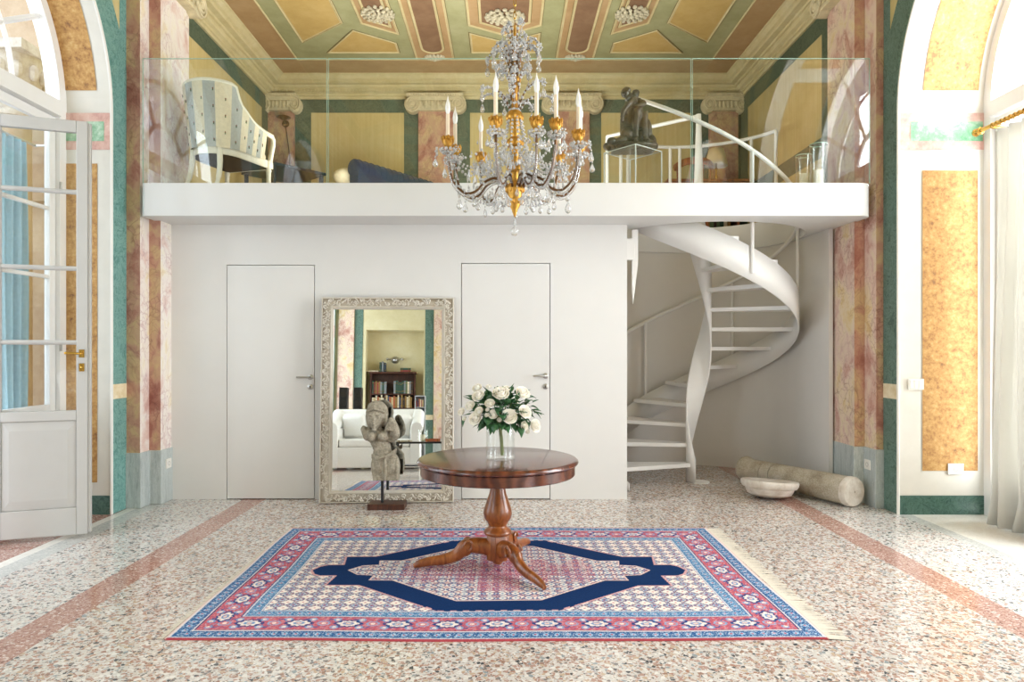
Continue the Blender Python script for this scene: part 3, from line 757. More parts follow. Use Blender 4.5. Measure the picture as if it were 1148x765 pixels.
# open French door leaf ------------------------------------------------------
ANG = math.atan2(.19, .53); L = .635
root = holder('door_3', 'open white French door leaf with glazed upper part at the left window', (-3.18, 5.31, 0), (0, 0, ANG))
m = MB(); s_ = .075
zt, zb = 3.17, .035
m.box(-s_, 0, -.025, .025, zb, zt); m.box(-L, -L + s_, -.025, .025, zb, zt)
m.box(-L + s_, -s_, -.025, .025, zt - .09, zt); m.box(-L + s_, -s_, -.025, .025, .90, .975); m.box(-L + s_, -s_, -.025, .025, zb, .24)
m.box(-L + s_, -s_, -.010, .010, .24, .90)
m.build('frame', 'joinery', root, bevel=.006)
m = MB(); a, b, c, d = -L + s_ + .055, -s_ - .055, .31, .83
o_ = [(-L + s_, .24), (-s_, .24), (-s_, .90), (-L + s_, .90)]; i_ = [(a, c), (b, c), (b, d), (a, d)]
for sy in (-1, 1):
    for k in range(4):
        k2 = (k + 1) % 4
        m.add([(o_[k][0] * .93 + i_[k][0] * .07, sy * .0105, o_[k][1] * .93 + i_[k][1] * .07), (o_[k2][0] * .93 + i_[k2][0] * .07, sy * .0105, o_[k2][1] * .93 + i_[k2][1] * .07), (i_[k2][0], sy * .021, i_[k2][1]), (i_[k][0], sy * .021, i_[k][1])], [(0, 1, 2, 3)])
    m.add([(p[0], sy * .0215, p[1]) for p in i_], [(0, 1, 2, 3)])
m.build('raised_panel', 'joinery', root)
bm_ = MB()
for z in bars: bm_.tube([(-L + s_ - .003, 0, z), (-s_ + .003, 0, z)], .02, 10, sy=.9)
bm_.build('glazing_bar', 'joinery', root)
MB().box(-L + s_ - .004, -s_ + .004, -.003, .003, .97, zt - .085).build('pane', 'pane', root)
MB().box(0, .022, -.012, .022, zb + .01, zt - .01).build('meeting_strip', 'joinery', root, bevel=.004)
hm = MB(); zz = fz(396.5, 5.29)
for z, r in ((zz, .02), (zz - .105, .02)):
    hm.box(-.055, -.02, -.032, -.024, z - .03, z + .03)
hm.tube([(-.037, -.03, zz), (-.037, -.065, zz), (-.05, -.07, zz), (-.135, -.07, zz + .004)], .0085, 10)
hm.ball((-.135, -.07, zz + .004), .011, 8, 6); hm.ball((-.037, -.034, zz - .105), .012, 8, 6)
hm.build('door_handle', 'brass', root)

# what stands outside the left window -----------------------------------------
f = MB().box(-10, -4.9, 8.2, 8.5, -.2, 7).box(-10, -4.9, 8.05, 8.2, 3.15, 3.4)
f.box(-6.6, -5.7, 8.10, 8.2, 1.0, 2.6).build('exterior_facade', 'facade')
struct(bpy.data.objects['exterior_facade'], 'pale stucco house front outside the left window')
f = MB().box(-12, -5.2, -7, 12, -.12, -.05).build('exterior_ground', 'terr_grey'); struct(f)
col_ = thing('stone_column', 'outdoor stone column with carved capital beyond the left fanlight', 'column', (-5.35, 7.55, -.05))
MB().lathe([(.24, 0), (.24, .12), (.2, .16), (.19, .2), (.185, 3.95)], 28).build('shaft', 'facade', col_)
m = MB().lathe([(.18, 3.95), (.22, 3.98), (.22, 4.02), (.19, 4.05), (.2, 4.12), (.26, 4.3), (.3, 4.5), (.31, 4.62)], 28)
for k in range(12):
    a = 2 * PI * k / 12
    m.ball((.24 * math.cos(a), .24 * math.sin(a), 4.22), (.05, .05, .1), 8, 6); m.ball((.3 * math.cos(a + .26), .3 * math.sin(a + .26), 4.45), (.055, .055, .09), 8, 6)
m.box(-.34, .34, -.34, .34, 4.62, 4.72); m.build('capital', 'oldmarble', col_)
# ================================================================== RUG
def make_rug(name, x0, x1, y0, y1, nx, ny, label, medallion=True, fringe=True):
    Lx, Ly = x1 - x0, y1 - y0
    u, v = np.meshgrid(np.linspace(0, Lx, nx), np.linspace(0, Ly, ny))      # metres
    rng = np.random.default_rng(3)
    def hx(h): return np.array(lin(h)[:3])
    col = np.zeros((ny, nx, 3)); 
    d = np.minimum(np.minimum(u, Lx - u), np.minimum(v, Ly - v))
    along = np.where((np.minimum(u, Lx - u) < np.minimum(v, Ly - v)), v - Ly / 2, u - Lx / 2)
    n1 = rng.random((ny, nx))
    def put(mask, c): col[mask] = hx(c)
    # field: cream ground with a small repeating herati sprig
    put(np.ones_like(u, bool), '#d9d0c8')
    P = .088
    a = np.mod(u - Lx / 2 + P / 2, P) / P - .5; b = np.mod(v - Ly / 2 + P / 2, P) / P - .5
    a2 = np.mod(u - Lx / 2, P) / P - .5; b2 = np.mod(v - Ly / 2, P) / P - .5
    r1 = np.hypot(a, b); r2 = np.hypot(a2, b2); th1 = np.arctan2(b, a); th2 = np.arctan2(b2, a2)
    sp = np.sin(u * 210) * np.sin(v * 190) + .8 * np.sin(u * 121 + v * 93) * np.sin(v * 143 - u * 71)
    dense = sp > .38
    put(dense & (sp <= .95), '#8195b3'); put(dense & (sp > .95), '#9a5a6a'); put(sp < -.8, '#46557c')
    put(np.abs(r1 - .36 - .06 * np.cos(4 * th1)) < .035, '#4d5f8b')
    put((np.abs(a) + np.abs(b) > .40) & (np.abs(a) + np.abs(b) < .46), '#8b5468')
    put(r2 < .30 + .07 * np.cos(4 * th2), '#e9dcd3'); put((np.abs(a2) < .07) & (np.abs(b2) < .33) | (np.abs(b2) < .07) & (np.abs(a2) < .33), '#efe4da')
    put(r2 < .085, '#c98f92'); put(r1 < .2 + .05 * np.cos(5 * th1), '#7fa0c2'); put(r1 < .11, '#b2616c'); put(r1 < .05, '#2d3d66')
    # medallion
    X = np.abs(u - Lx / 2 - .01); Y = np.abs(v - Ly / 2)
    if medallion:
        def inside(pts):
            inn = np.zeros_like(u, bool); n = len(pts)
            for i in range(n):
                (xa, ya), (xb, yb) = pts[i], pts[(i + 1) % n]
                if ya == yb: continue
                c = ((ya > Y) != (yb > Y)) & (X < (xb - xa) * (Y - ya) / (yb - ya) + xa); inn ^= c
            return inn
        jag = .008 * np.sign(np.sin(u * 90))
        Y = Y + np.where(Y > .62, jag, 0)
        ou = inside([(-.1, -.1), (1.205, -.1), (1.215, .0), (1.18, .075), (1.14, .105), (1.03, .105), (1.05, .285), (.85, .285), (.33, .69), (-.1, .69)])
        Y = np.abs(v - Ly / 2)
        inr = inside([(-.1, -.1), (.975, -.1), (.975, 0), (.90, .085), (.79, .10), (.80, .185), (.66, .185), (.24, .53), (-.1, .53)])
        edge = inside([(-.1, -.1), (1.22, -.1), (1.23, .0), (1.195, .085), (1.15, .118), (1.045, .118), (1.063, .297), (.855, .297), (.332, .703), (-.1, .703)])
        put(edge & ~ou, '#cf9fa0')
        nav = ou & ~inr
        put(nav, '#14305c'); col[nav] *= (0.85 + .35 * n1[nav])[:, None]
        e2 = inside([(-.1, -.1), (.987, -.1), (.987, 0), (.907, .093), (.80, .108), (.812, .197), (.664, .197), (.242, .542), (-.1, .542)])
        put(e2 & ~inr, '#e3c7bf')
        Q = .075
        c = np.mod(u, Q) / Q - .5; e = np.mod(v, Q) / Q - .5; rr = np.hypot(c, e)
        m2 = inr
        put(m2 & (rr < .3), '#e8dfd6'); put(m2 & (np.abs(rr - .36) < .05), '#5c6f98'); put(m2 & (np.abs(np.abs(c) - np.abs(e)) < .05) & (rr > .25), '#a9606d'); put(m2 & (rr < .12), '#8ba9c6'); put(m2 & (rr < .05), '#35456f')
        core = (X < .62) & (Y < .17 + .05 * np.sign(np.cos(u * 26))) & (n1 < .62 - X * .3) & (np.sin(u * 150) * np.sin(v * 160) > -.4)
        core |= (X < .13) & (Y < .38) & (n1 < .5)
        put(core & inr, '#b95f70'); put(core & inr & (Y < .035) & (np.sin(u * 80) > .2), '#7b2f48')
    # borders
    bl = [.011, .104, .285, .37]
    def band(a_, b_): return (d >= a_) & (d < b_)
    put(d < bl[0], '#b04a52'); put(np.minimum(u, Lx - u) < bl[0] * .8, '#d9bfb4')
    for (q0, q1, base) in ((bl[0], bl[1], '#3a6596'), (bl[2], bl[3], '#5583ad')):
        k = band(q0, q1); put(k, base)
        w = q1 - q0; mid = (q0 + q1) / 2; s = np.mod(along, .055) / .055 - .5; tt = (d - mid) / w
        put(k & (np.hypot(s * 1.0, tt * 1.5) < .28), '#8fb4d2'); put(k & (np.hypot(s, tt * 1.5) < .13), '#c05565'); put(k & (np.abs(np.sin(along * 115 + tt * 9)) < .22) & (np.abs(tt) < .42), '#1f3a68')
        put(k & (n1 > .86), '#c9d6e2'); put(k & (np.abs(np.abs(tt) - .45) < .045), '#d8cfd0')
    k = band(bl[1], bl[2]); put(k, '#c76a74'); w = bl[2] - bl[1]; mid = (bl[1] + bl[2]) / 2
    tt = (d - mid) / w; PP = .26
    ph = np.mod(along + PP / 2, PP) / PP - .5; rosr = np.hypot(ph * PP * .85, tt * w * 1.35); ang = np.arctan2(tt * w, ph * PP)
    ph2 = np.mod(along, PP) / PP - .5; ros2 = np.hypot(ph2 * PP, tt * w * 1.2)
    warpv = np.sin(along * 61 + d * 90) * .35
    cur = np.sin(along * 128 + np.cos(d * 170) * 2.2 + warpv) * np.cos(d * 150 + along * 37)
    put(k & (cur > .55), '#b4505e'); put(k & (cur > .86), '#4a659a'); put(k & (cur < -.72), '#dba9a6'); put(k & (cur < -.92), '#7fa0c4'); put(k & (np.abs(cur) < .05), '#98405a')
    vine = np.abs(tt - .30 * np.sin(2 * PI * along / PP * 2)) < .035
    put(k & vine, '#3c5a8f')
    for off_ in (.25, .75):
        l1 = np.mod(along + PP * off_, PP) / PP - .5
        for sg_ in (-1, 1):
            rl_ = np.hypot(l1 * PP, (tt - sg_ * .27) * w); put(k & (rl_ < .022), '#7c9dc3'); put(k & (rl_ < .012), '#e6d2c8')
    put(k & (rosr < .062 + .006 * np.cos(8 * ang)), '#27457c'); put(k & (rosr < .046 + .006 * np.cos(8 * ang)), '#e8ddd4'); put(k & (rosr < .026), '#7196bd'); put(k & (rosr < .013), '#e2c2b4')
    put(k & (ros2 < .036), '#86a6c8'); put(k & (ros2 < .026), '#cf8288'); put(k & (ros2 < .012), '#ecdfd2')
    put(k & (n1 > .93), '#a84a58')
    put(k & (np.abs(np.abs(tt) - .485) < .02), '#1f3765')
    col = np.clip(col * (.93 + .14 * rng.random((ny, nx, 1))), 0, 1)
    zz = .009 + .0012 * np.sin(u * 4.1) * np.sin(v * 3.3)
    # slightly irregular hand-woven outline
    wob = lambda t_, k_: .010 * np.sin(t_ * 1.7 + k_) + .004 * np.sin(t_ * 5.3 + 2 * k_)
    uu = x0 + u + wob(v, 1) * (1 - u / Lx) + wob(v, 3) * (u / Lx); vv = y0 + v + wob(u, 2) * (1 - v / Ly) + wob(u, 5) * (v / Ly)
    co = np.stack([uu, vv, zz], -1).reshape(-1, 3)
    idx = np.arange(nx * ny).reshape(ny, nx)
    q = np.stack([idx[:-1, :-1], idx[:-1, 1:], idx[1:, 1:], idx[1:, :-1]], -1).reshape(-1, 4)
    rim = np.concatenate([idx[0, :], idx[1:, -1], idx[-1, -2::-1], idx[-2:0:-1, 0]])
    low = co[rim].copy(); low[:, 2] = .0005; base = len(co); nr = len(rim)
    nxt = np.roll(np.arange(nr), -1)
    sk = np.stack([rim, np.arange(nr) + base, nxt + base, rim[nxt]], -1)
    co = np.concatenate([co, low]); q = np.concatenate([q, sk])
    me = bpy.data.meshes.new(name)
    me.vertices.add(len(co)); me.vertices.foreach_set('co', co.astype(np.float32).ravel())
    me.loops.add(q.size); me.loops.foreach_set('vertex_index', q.astype(np.int32).ravel())
    me.polygons.add(len(q)); me.polygons.foreach_set('loop_start', np.arange(0, q.size, 4, dtype=np.int32)); me.polygons.foreach_set('loop_total', np.full(len(q), 4, np.int32))
    me.update(calc_edges=True)
    ca = me.color_attributes.new('weave', 'FLOAT_COLOR', 'POINT')
    allc = np.concatenate([col.reshape(-1, 3), np.tile(hx('#b8505a'), (nr, 1))]); allc = np.concatenate([allc, np.ones((len(allc), 1))], 1)
    ca.data.foreach_set('color', allc.astype(np.float32).ravel())
    t = NT('woven_wool'); at_ = t.n('ShaderNodeAttribute', {'attribute_name': 'weave'}); nz = t.noise(t.coords((1, 1, 1)), 260, 2)
    t.pbr(at_.outputs['Color'], .95, spec=.08, bump=nz.outputs[0], bstr=.25, bdist=.004)
    me.materials.append(t.m)
    o = bpy.data.objects.new(name, me); C.objects.link(o)
    tag(o, label, 'rug')
    if fringe:
        m = MB()
        for sx, w0, w1 in ((1, .0, .105), (-1, .0, .03)):
            for k in range(230):
                y = y0 + .01 + (Ly - .02) * (k + .5) / 230; xe = (x1 if sx > 0 else x0) + sx * w0; ln = w1 * R.uniform(.85, 1.1); dy = R.uniform(-.012, .012)
                yy = y; wd = .0052
                m.add([(xe - sx * .004, yy - wd, .006), (xe - sx * .004, yy + wd, .006), (xe + sx * ln, yy + wd + dy, .003), (xe + sx * ln, yy - wd + dy, .003)], [(0, 1, 2, 3)])
        m.build('fringe', 'fringe', o)['kind'] = 'stuff'
    return o
make_rug('persian_rug', -1.70, 1.61, 3.44, 5.57, 860, 560, 'large Persian rug with a navy medallion and pink border under the round table')

# ================================================================== PEDESTAL TABLE
TX, TY = -.047, 4.585; TZ = .725
tb = thing('pedestal_table', 'round mahogany pedestal table standing on the Persian rug', 'table', (TX, TY, .010))
h = TZ - .010
MB().lathe([(.0, h), (.505, h), (.517, h - .003), (.527, h - .012), (.530, h - .022), (.525, h - .03), (.512, h - .036), (.505, h - .04), (.0, h - .04)], 96).build('tabletop', 'mahogany', tb)
MB().lathe([(.47, h - .04), (.508, h - .04), (.508, h - .098), (.504, h - .103), (.47, h - .103), (.47, h - .04)], 96, caps=False).build('apron', 'mahogany', tb)
MB().box(-.40, .40, -.04, .04, h - .085, h - .041).box(-.04, .04, -.40, .40, h - .0845, h - .0415).build('cross_bearer', 'walnut', tb)
MB().lathe([(.07, h - .085), (.07, h - .10), (.05, h - .125), (.046, h - .14), (.055, h - .15), (.048, h - .165), (.047, h - .19), (.056, h - .235), (.075, h - .29), (.090, h - .335), (.095, h - .365), (.088, h - .395), (.068, h - .425), (.058, h - .445), (.062, h - .455), (.088, h - .475), (.093, h - .487), (.088, h - .50), (.070, h - .508), (.0, h - .508)], 40).build('pedestal_column', 'walnut', tb)
m = MB(); m.lathe([(.074, .045), (.078, .06), (.078, .205), (.072, .212)], 6, (0, 0, 0), 0, RZ(.35), smooth=False); m.lathe([(.012, .012), (.03, .02), (.035, .032), (.028, .045)], 20)
m.build('hub_block', 'walnut', tb, bevel=.004)
for a in (186, -59, 66):
    m = MB(); ctr = smoothpath([(.05, 0, .125), (.12, 0, .140), (.185, 0, .140), (.235, 0, .112), (.275, 0, .080), (.35, 0, .056), (.44, 0, .046), (.505, 0, .034), (.55, 0, .018)], 5)
    n_ = len(ctr); rr = []
    for i in range(n_):
        t_ = i / (n_ - 1); rr.append(.038 * (1 - t_) ** .9 + .020 + (.006 if .28 < t_ < .40 else 0) - .012 * max(0, t_ - .9) * 10 * .5)
    m.tube(ctr, rr, 14, 0, up=(0, 0, 1), sy=1.0)
    vs = m.v
    for v_ in vs: v_.y *= .80
    for s_ in (-1, 1):
        m.tube([(.195 + .03 * math.cos(b) * (1 - .02 * i), s_ * .045, .150 + .03 * math.sin(b)) for i, b in enumerate(np.linspace(0, 5, 14))], .009, 6)
    for v_ in vs: v_.z = max(v_.z, .0005)
    M_ = RZ(math.radians(a))
    for i in range(len(m.v)): m.v[i] = M_ @ m.v[i]
    m.build('leg', 'walnut', tb)

# ================================================================== VASE + ROSES
VXc, VYc = -.028, 4.55
vs = thing('glass_vase', 'clear glass cylinder vase on the round table', 'vase', (VXc, VYc, TZ + .001))
MB().lathe([(.0, .0), (.088, .0), (.094, .006), (.094, .215), (.089, .215), (.089, .014), (.0, .012)], 48).build('body', 'vase', vs)
bq_ = thing('rose_bouquet', 'bouquet of cream roses and dark leaves in the glass vase', 'flowers', (VXc, VYc, TZ + .02))
def rose_mesh(seed, opened):
    r_ = random.Random(seed); m = MB()
    m.ball((0, 0, -.25), (.5, .5, .5), 10, 8)
    for ring, (n_, rad, zt, fl) in enumerate(((2, .17, .60, -.04), (3, .30, .60, -.04), (4, .48, .54, .0), (5, .70, .40, .08 * opened), (6, .90, .16, .20 * opened))):
        for k in range(n_):
            a0 = 2 * PI * k / n_ + ring * .7 + r_.uniform(-.15, .15); wd = PI / n_ * 1.25 + .1; zt2 = zt + r_.uniform(-.05, .05)
            rows = []
            for i in range(7):
                tv = i / 6; row = []
                for j in range(7):
                    tu = j / 6 * 2 - 1; a = a0 + tu * wd * (.6 + .4 * math.sin(tv * PI * .6))
                    rr = rad * math.sin(min(1, tv * 1.25) * PI / 2) + fl * tv * tv + .04 * tu * tv
                    z = -.72 + (zt2 + .72) * tv - .13 * tu * tu * tv - (.10 * ((tv - .8) / .2) * (fl > .05) if tv > .8 else 0)
                    row.append((rr * math.cos(a), rr * math.sin(a), z))
                rows.append(row)
            m.grid(rows)
    return m
rose_protos = []
for i in range(3):
    o = rose_mesh(11 + i, (1.0, .8, .45)[i]).build('rose_bloom', 'rose', bq_); o.modifiers.new('s', 'SOLIDIFY').thickness = .03; o.modifiers['s'].offset = 0; rose_protos.append(o)
S_ = 1 / 7.65
first = [True] * 3
rl = [(265, 112, 40), (275, 180, 50), (205, 265, 42), (130, 320, 36), (280, 312, 36), (250, 375, 55), (375, 245, 40), (405, 340, 40), (470, 160, 64), (660, 155, 58), (680, 320, 55), (545, 360, 60), (768, 442, 52), (365, 105, 26), (458, 388, 20), (350, 350, 20), (675, 440, 36), (155, 378, 20), (355, 302, 18), (520, 120, 30), (700, 490, 22), (590, 230, 34), (445, 215, 30), (320, 230, 30)]
hidden = {21, 22, 23}
for i, (x, y, r) in enumerate(rl):
    px, py = 500 + x * S_, 420 + y * S_
    cx, cy = (px - 560) / 46, (py - 464) / 38
    dep = max(0, 1 - cx * cx * .9 - cy * cy * .9) ** .5 * .19
    Yw = VYc - dep * .75 if i not in hidden else VYc + .12
    p = at(px, py, Yw); rad = r * S_ * Yw / F
    k = 0 if r > 45 else (1 if r > 28 else 2)
    if first[k]: o = rose_protos[k]; first[k] = False
    else: o = rose_protos[k].copy(); C.objects.link(o); o.parent = bq_
    loc = p - Vector((VXc, VYc, TZ + .02))
    out = Vector((cx * .8, -.75, -cy * .6 + .45)).normalized()
    o.rotation_euler = out.to_track_quat('Z', 'Y').to_euler(); o.location = loc; o.scale = (rad * 1.05,) * 3
m = MB(); r_ = random.Random(5)
def leaf(m, base, d, ln, wd, droop):
    d = d.normalized(); side = d.cross(Vector((0, 0, 1)));
    if side.length < .1: side = Vector((1, 0, 0))
    side.normalize(); nrm = side.cross(d).normalized(); rows = []
    for i in range(6):
        t_ = i / 5; w_ = wd * math.sin(min(1, t_ * 1.05) ** .8 * PI) * (1 - .15 * t_) + .0008
        c = base + d * (ln * t_) + nrm * (-droop * t_ * t_)
        rows.append([c - side * w_ + nrm * w_ * .35, c, c + side * w_ + nrm * w_ * .35])
    m.grid(rows)
for i in range(230):
    a = r_.uniform(0, 2 * PI); e = r_.uniform(-.55, 1.3); rad = r_.uniform(.35, .95)
    dirv = Vector((math.cos(a) * math.cos(e), math.sin(a) * math.cos(e) * .8, math.sin(e)))
    c = Vector((.0, 0, .275)) + Vector((dirv.x * .25, dirv.y * .20, dirv.z * .17)) * rad
    if c.z < .19: c.z = .19 + r_.uniform(0, .04)
    dd = (dirv + Vector((r_.uniform(-.6, .6), r_.uniform(-.6, .6), r_.uniform(-.7, .2))))
    leaf(m, c, dd, r_.uniform(.045, .08), r_.uniform(.020, .030), r_.uniform(0, .03))
for i in range(26):      # a skirt of leaves over the rim
    a = 2 * PI * i / 26 + r_.uniform(-.1, .1)
    leaf(m, Vector((.11 * math.cos(a), .11 * math.sin(a), .205 + r_.uniform(0, .02))), Vector((math.cos(a), math.sin(a), r_.uniform(-.9, .0))), r_.uniform(.06, .09), .024, .02)
m.build('foliage', 'leaf', bq_, solid=.0015)
m = MB()
m.tube(smoothpath([(0.012, -.01, .003), (.006, -.008, .1), (-.004, -.004, .2), (0, 0, .28)]), .011, 8)
for i in range(24):
    a = r_.uniform(0, 2 * PI); e = r_.uniform(.1, 1.2)
    m.tube(smoothpath([(0, 0, .19), (.06 * math.cos(a), .05 * math.sin(a), .25), (.2 * math.cos(a) * math.cos(e), .15 * math.sin(a) * math.cos(e), .25 + .14 * math.sin(e))], 4), .003, 5)
m.build('stems', 'stem', bq_)

# ================================================================== BIG LEANING MIRROR
mx0, mx1 = fx(360, 6.53), fx(509, 6.53); MW = mx1 - mx0; MHt = 1.925
mr = thing('wall_mirror', 'tall ornate silver-framed mirror leaning on the partition between the two doors', 'mirror', ((mx0 + mx1) / 2, 6.495, .004), rot=(-TH, 0, YAW))
# local: x across, z up, front faces -y
hw = MW / 2; bw = .118
def fsweep(prof, name, mat):
    m = MB(); cs = [(-hw, 0), (hw, 0), (hw, MHt), (-hw, MHt)]; ds = [(1, 1), (-1, 1), (-1, -1), (1, -1)]
    rows = [[(cs[k % 4][0] + ds[k % 4][0] * o, -y, cs[k % 4][1] + ds[k % 4][1] * o) for (o, y) in prof] for k in range(5)]
    m.grid(rows, 0, False); return m
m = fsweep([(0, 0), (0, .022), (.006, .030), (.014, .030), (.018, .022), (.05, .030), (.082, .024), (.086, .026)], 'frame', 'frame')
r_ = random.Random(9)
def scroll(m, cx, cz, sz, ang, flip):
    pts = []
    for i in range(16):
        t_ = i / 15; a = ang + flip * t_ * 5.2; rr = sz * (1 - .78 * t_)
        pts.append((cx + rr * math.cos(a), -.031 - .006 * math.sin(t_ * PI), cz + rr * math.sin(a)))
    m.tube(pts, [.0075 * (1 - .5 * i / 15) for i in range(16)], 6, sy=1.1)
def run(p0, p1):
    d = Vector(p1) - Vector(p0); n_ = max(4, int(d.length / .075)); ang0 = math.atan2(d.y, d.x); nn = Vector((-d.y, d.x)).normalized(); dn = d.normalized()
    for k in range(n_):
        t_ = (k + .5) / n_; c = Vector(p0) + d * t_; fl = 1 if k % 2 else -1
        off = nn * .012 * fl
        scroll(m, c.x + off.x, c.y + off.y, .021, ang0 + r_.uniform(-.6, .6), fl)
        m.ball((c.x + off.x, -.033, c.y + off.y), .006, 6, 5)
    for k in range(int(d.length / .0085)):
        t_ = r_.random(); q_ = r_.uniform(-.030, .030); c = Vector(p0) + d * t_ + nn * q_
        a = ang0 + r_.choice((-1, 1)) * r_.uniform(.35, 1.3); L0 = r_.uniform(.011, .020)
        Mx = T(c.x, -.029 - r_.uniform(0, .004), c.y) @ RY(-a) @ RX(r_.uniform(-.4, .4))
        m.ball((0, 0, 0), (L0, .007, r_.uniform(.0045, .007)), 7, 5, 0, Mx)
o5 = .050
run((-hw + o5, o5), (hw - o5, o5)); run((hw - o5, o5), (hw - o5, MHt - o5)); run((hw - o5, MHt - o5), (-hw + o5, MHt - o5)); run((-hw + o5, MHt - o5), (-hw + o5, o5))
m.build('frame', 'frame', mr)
fsweep([(.084, .024), (.088, .036), (.098, .036), (.102, .026), (.112, .024), (.118, .012)], 'slip', 'frame').build('inner_slip', plain('pale_slip', '#cfc7ba', .4, .15, var=.04), mr)
MB().box(-hw + .112, hw - .112, -.0145, -.010, .112, MHt - .112).build('mirror_glass', 'mirror', mr)
MB().box(-hw + .004, hw - .004, -.010, -.002, .004, MHt - .004).build('backboard', 'darkwood', mr)

# ================================================================== STONE TORSO ON A STAND
def sculpt(m, name, mat, parent, voxel, smooth=4, disp=.0):
    o = m.build(name, mat, parent, recalc=False)
    md = o.modifiers.new('remesh', 'REMESH'); md.mode = 'VOXEL'; md.voxel_size = voxel; md.use_smooth_shade = True
    md = o.modifiers.new('smooth', 'SMOOTH'); md.factor = .5; md.iterations = smooth
    if disp:
        tx = bpy.data.textures.new(name + '_wear', 'CLOUDS'); tx.noise_scale = .03; tx.noise_depth = 3
        md = o.modifiers.new('wear', 'DISPLACE'); md.texture = tx; md.strength = disp; md.mid_level = .5; md.texture_coords = 'LOCAL'
    return o
SX0, SY0 = fx(434, 6.28), 6.29
st = thing('stone_torso', 'weathered stone female torso on a rod and dark wooden block before the mirror', 'statue', (SX0, SY0, 0))
MB().box(-.165, .165, -.09, .09, .0, .052).build('base', 'darkwood', st, bevel=.004)
MB().lathe([(.014, .052), (.014, .30)], 16, (-.045, 0, 0)).build('rod', 'black', st)
m = MB(); k_ = 6.29 / F
def sp(px, py): return (px - 434) * k_, H - (py - VY) * k_
def E(px, py, y, rx, ry, rz, ang=0):
    x, z = sp(px, py); m.ball((0, 0, 0), (rx, ry, rz), 20, 14, 0, T(x, y, z) @ RY(ang))
# head, hair mass, face
E(421.5, 467, 0, .078, .08, .115); E(422, 458, .015, .086, .086, .070); E(430, 467, .03, .034, .055, .10, .1); E(413, 470, .03, .030, .05, .10, -.1)
E(421, 470, -.052, .058, .042, .088)
E(421, 470.5, -.100, .0105, .018, .034); E(421, 474, -.104, .015, .014, .010)
E(416.6, 464.6, -.088, .020, .012, .0065); E(425.6, 464.6, -.088, .020, .012, .0065)
E(416.8, 467.2, -.084, .016, .011, .0075); E(425.4, 467.2, -.084, .016, .011, .0075)
E(421, 476.4, -.090, .020, .012, .006); E(421, 478.0, -.088, .016, .012, .006); E(421, 481, -.080, .024, .020, .016)
for q in range(4): m.tube([(sp(411.5 + q * .6, 0)[0], -.035 + q * .012, sp(0, 462 - q * 2.6)[1]), (sp(421, 0)[0], -.088 + q * .018, sp(0, 458.0 - q * 2.6)[1]), (sp(432 - q * .6, 0)[0], -.035 + q * .012, sp(0, 462 - q * 2.6)[1])], .011, 8)
E(423, 484.5, .01, .05, .05, .055)
# shoulders, broken arm on the viewer's left
E(423, 490, .015, .105, .06, .07); E(412.5, 488, .01, .052, .055, .055); E(408.5, 484, .01, .032, .045, .055, -.35); E(434, 489, .01, .06, .06, .06)
# breasts, ribs, waist, belly
E(416.8, 489.3, -.05, .044, .046, .044); E(430.2, 488.8, -.052, .044, .046, .044); E(425.5, 496, .015, .088, .058, .07); E(427.5, 502, .015, .084, .054, .065); E(429, 507, -.004, .088, .056, .05)
# raised arm with the hand beside the cheek, holding a bud
m.tube(smoothpath([(sp(437, 0)[0], 0, sp(0, 491)[1]), (sp(442.5, 0)[0], -.02, sp(0, 488)[1]), (sp(443, 0)[0], -.045, sp(0, 481)[1]), (sp(440, 0)[0], -.05, sp(0, 473)[1])], 5), [.050 - .0008 * i for i in range(16)], 12)
E(439.5, 471.5, -.055, .034, .036, .034); E(435, 480, -.04, .024, .03, .05, .2)
for q in range(4): m.tube([(sp(435, 0)[0], -.070, sp(0, 474.5 + q * 2.3)[1]), (sp(438.5, 0)[0], -.096, sp(0, 473.8 + q * 2.3)[1]), (sp(443.5, 0)[0], -.082, sp(0, 474.8 + q * 2.3)[1])], .0095, 8)
# hips and draped thighs, cut square at the foot
E(431, 513, .01, .116, .07, .07); E(425, 523, 0, .076, .068, .125); E(439.5, 523, -.004, .074, .068, .125)
x0_, z0_ = sp(419, 538); x1_, z1_ = sp(447, 520); m.box(x0_, x1_, -.058, .058, z0_, z1_)
E(432.5, 525, -.058, .016, .024, .105, .04); E(445.5, 525, -.03, .02, .04, .105, .02); E(419.5, 527, -.02, .016, .045, .09, 0)
for q in range(6): m.tube(smoothpath([(sp(417, 0)[0], -.02, sp(0, 509 + q * .8)[1]), (sp(424, 0)[0], -.064, sp(0, 512 + q * .5)[1]), (sp(434, 0)[0], -.070, sp(0, 511.5 - q * .4)[1]), (sp(445, 0)[0], -.03, sp(0, 507 - q * .9)[1])], 3), .0062, 6)
sculpt(m, 'figure', 'stone', st, .0055, 2, .006)

# ================================================================== FALLEN COLUMN, MARBLE DISH
A_, B_ = Vector((2.62, 7.62, .0)), Vector((3.17, 6.31, .0)); dL = (B_ - A_).length; az = math.atan2(B_.y - A_.y, B_.x - A_.x)
ra, rb = .112, .138
cf = thing('column_shaft', 'fallen stone column lying on the floor beside the right pilaster', 'column', (A_.x, A_.y, 0), az)
Mx = T(0, 0, ra + .02) @ RY(-(rb - ra - .02) / dL) @ RY(PI / 2)
def prof_z(r): return r
m = MB(); m.lathe([(.0, .0), (.10, .0), (.128, .01), (.134, .03), (.128, .06), (ra + .003, .085), (ra + .004, .33)], 40, M=Mx); m.build('shaft_end', 'granite', cf)
m = MB(); m.lathe([(ra + .004, .338), (ra + .006, .338), (ra + .007, .47)], 40, M=Mx); m.build('shaft_ring', 'granite', cf)
m = MB(); m.lathe([(ra + .008, .478), (rb - .004, dL - .065), (rb - .004, dL - .06)], 40, M=Mx); m.build('shaft', 'granite', cf)
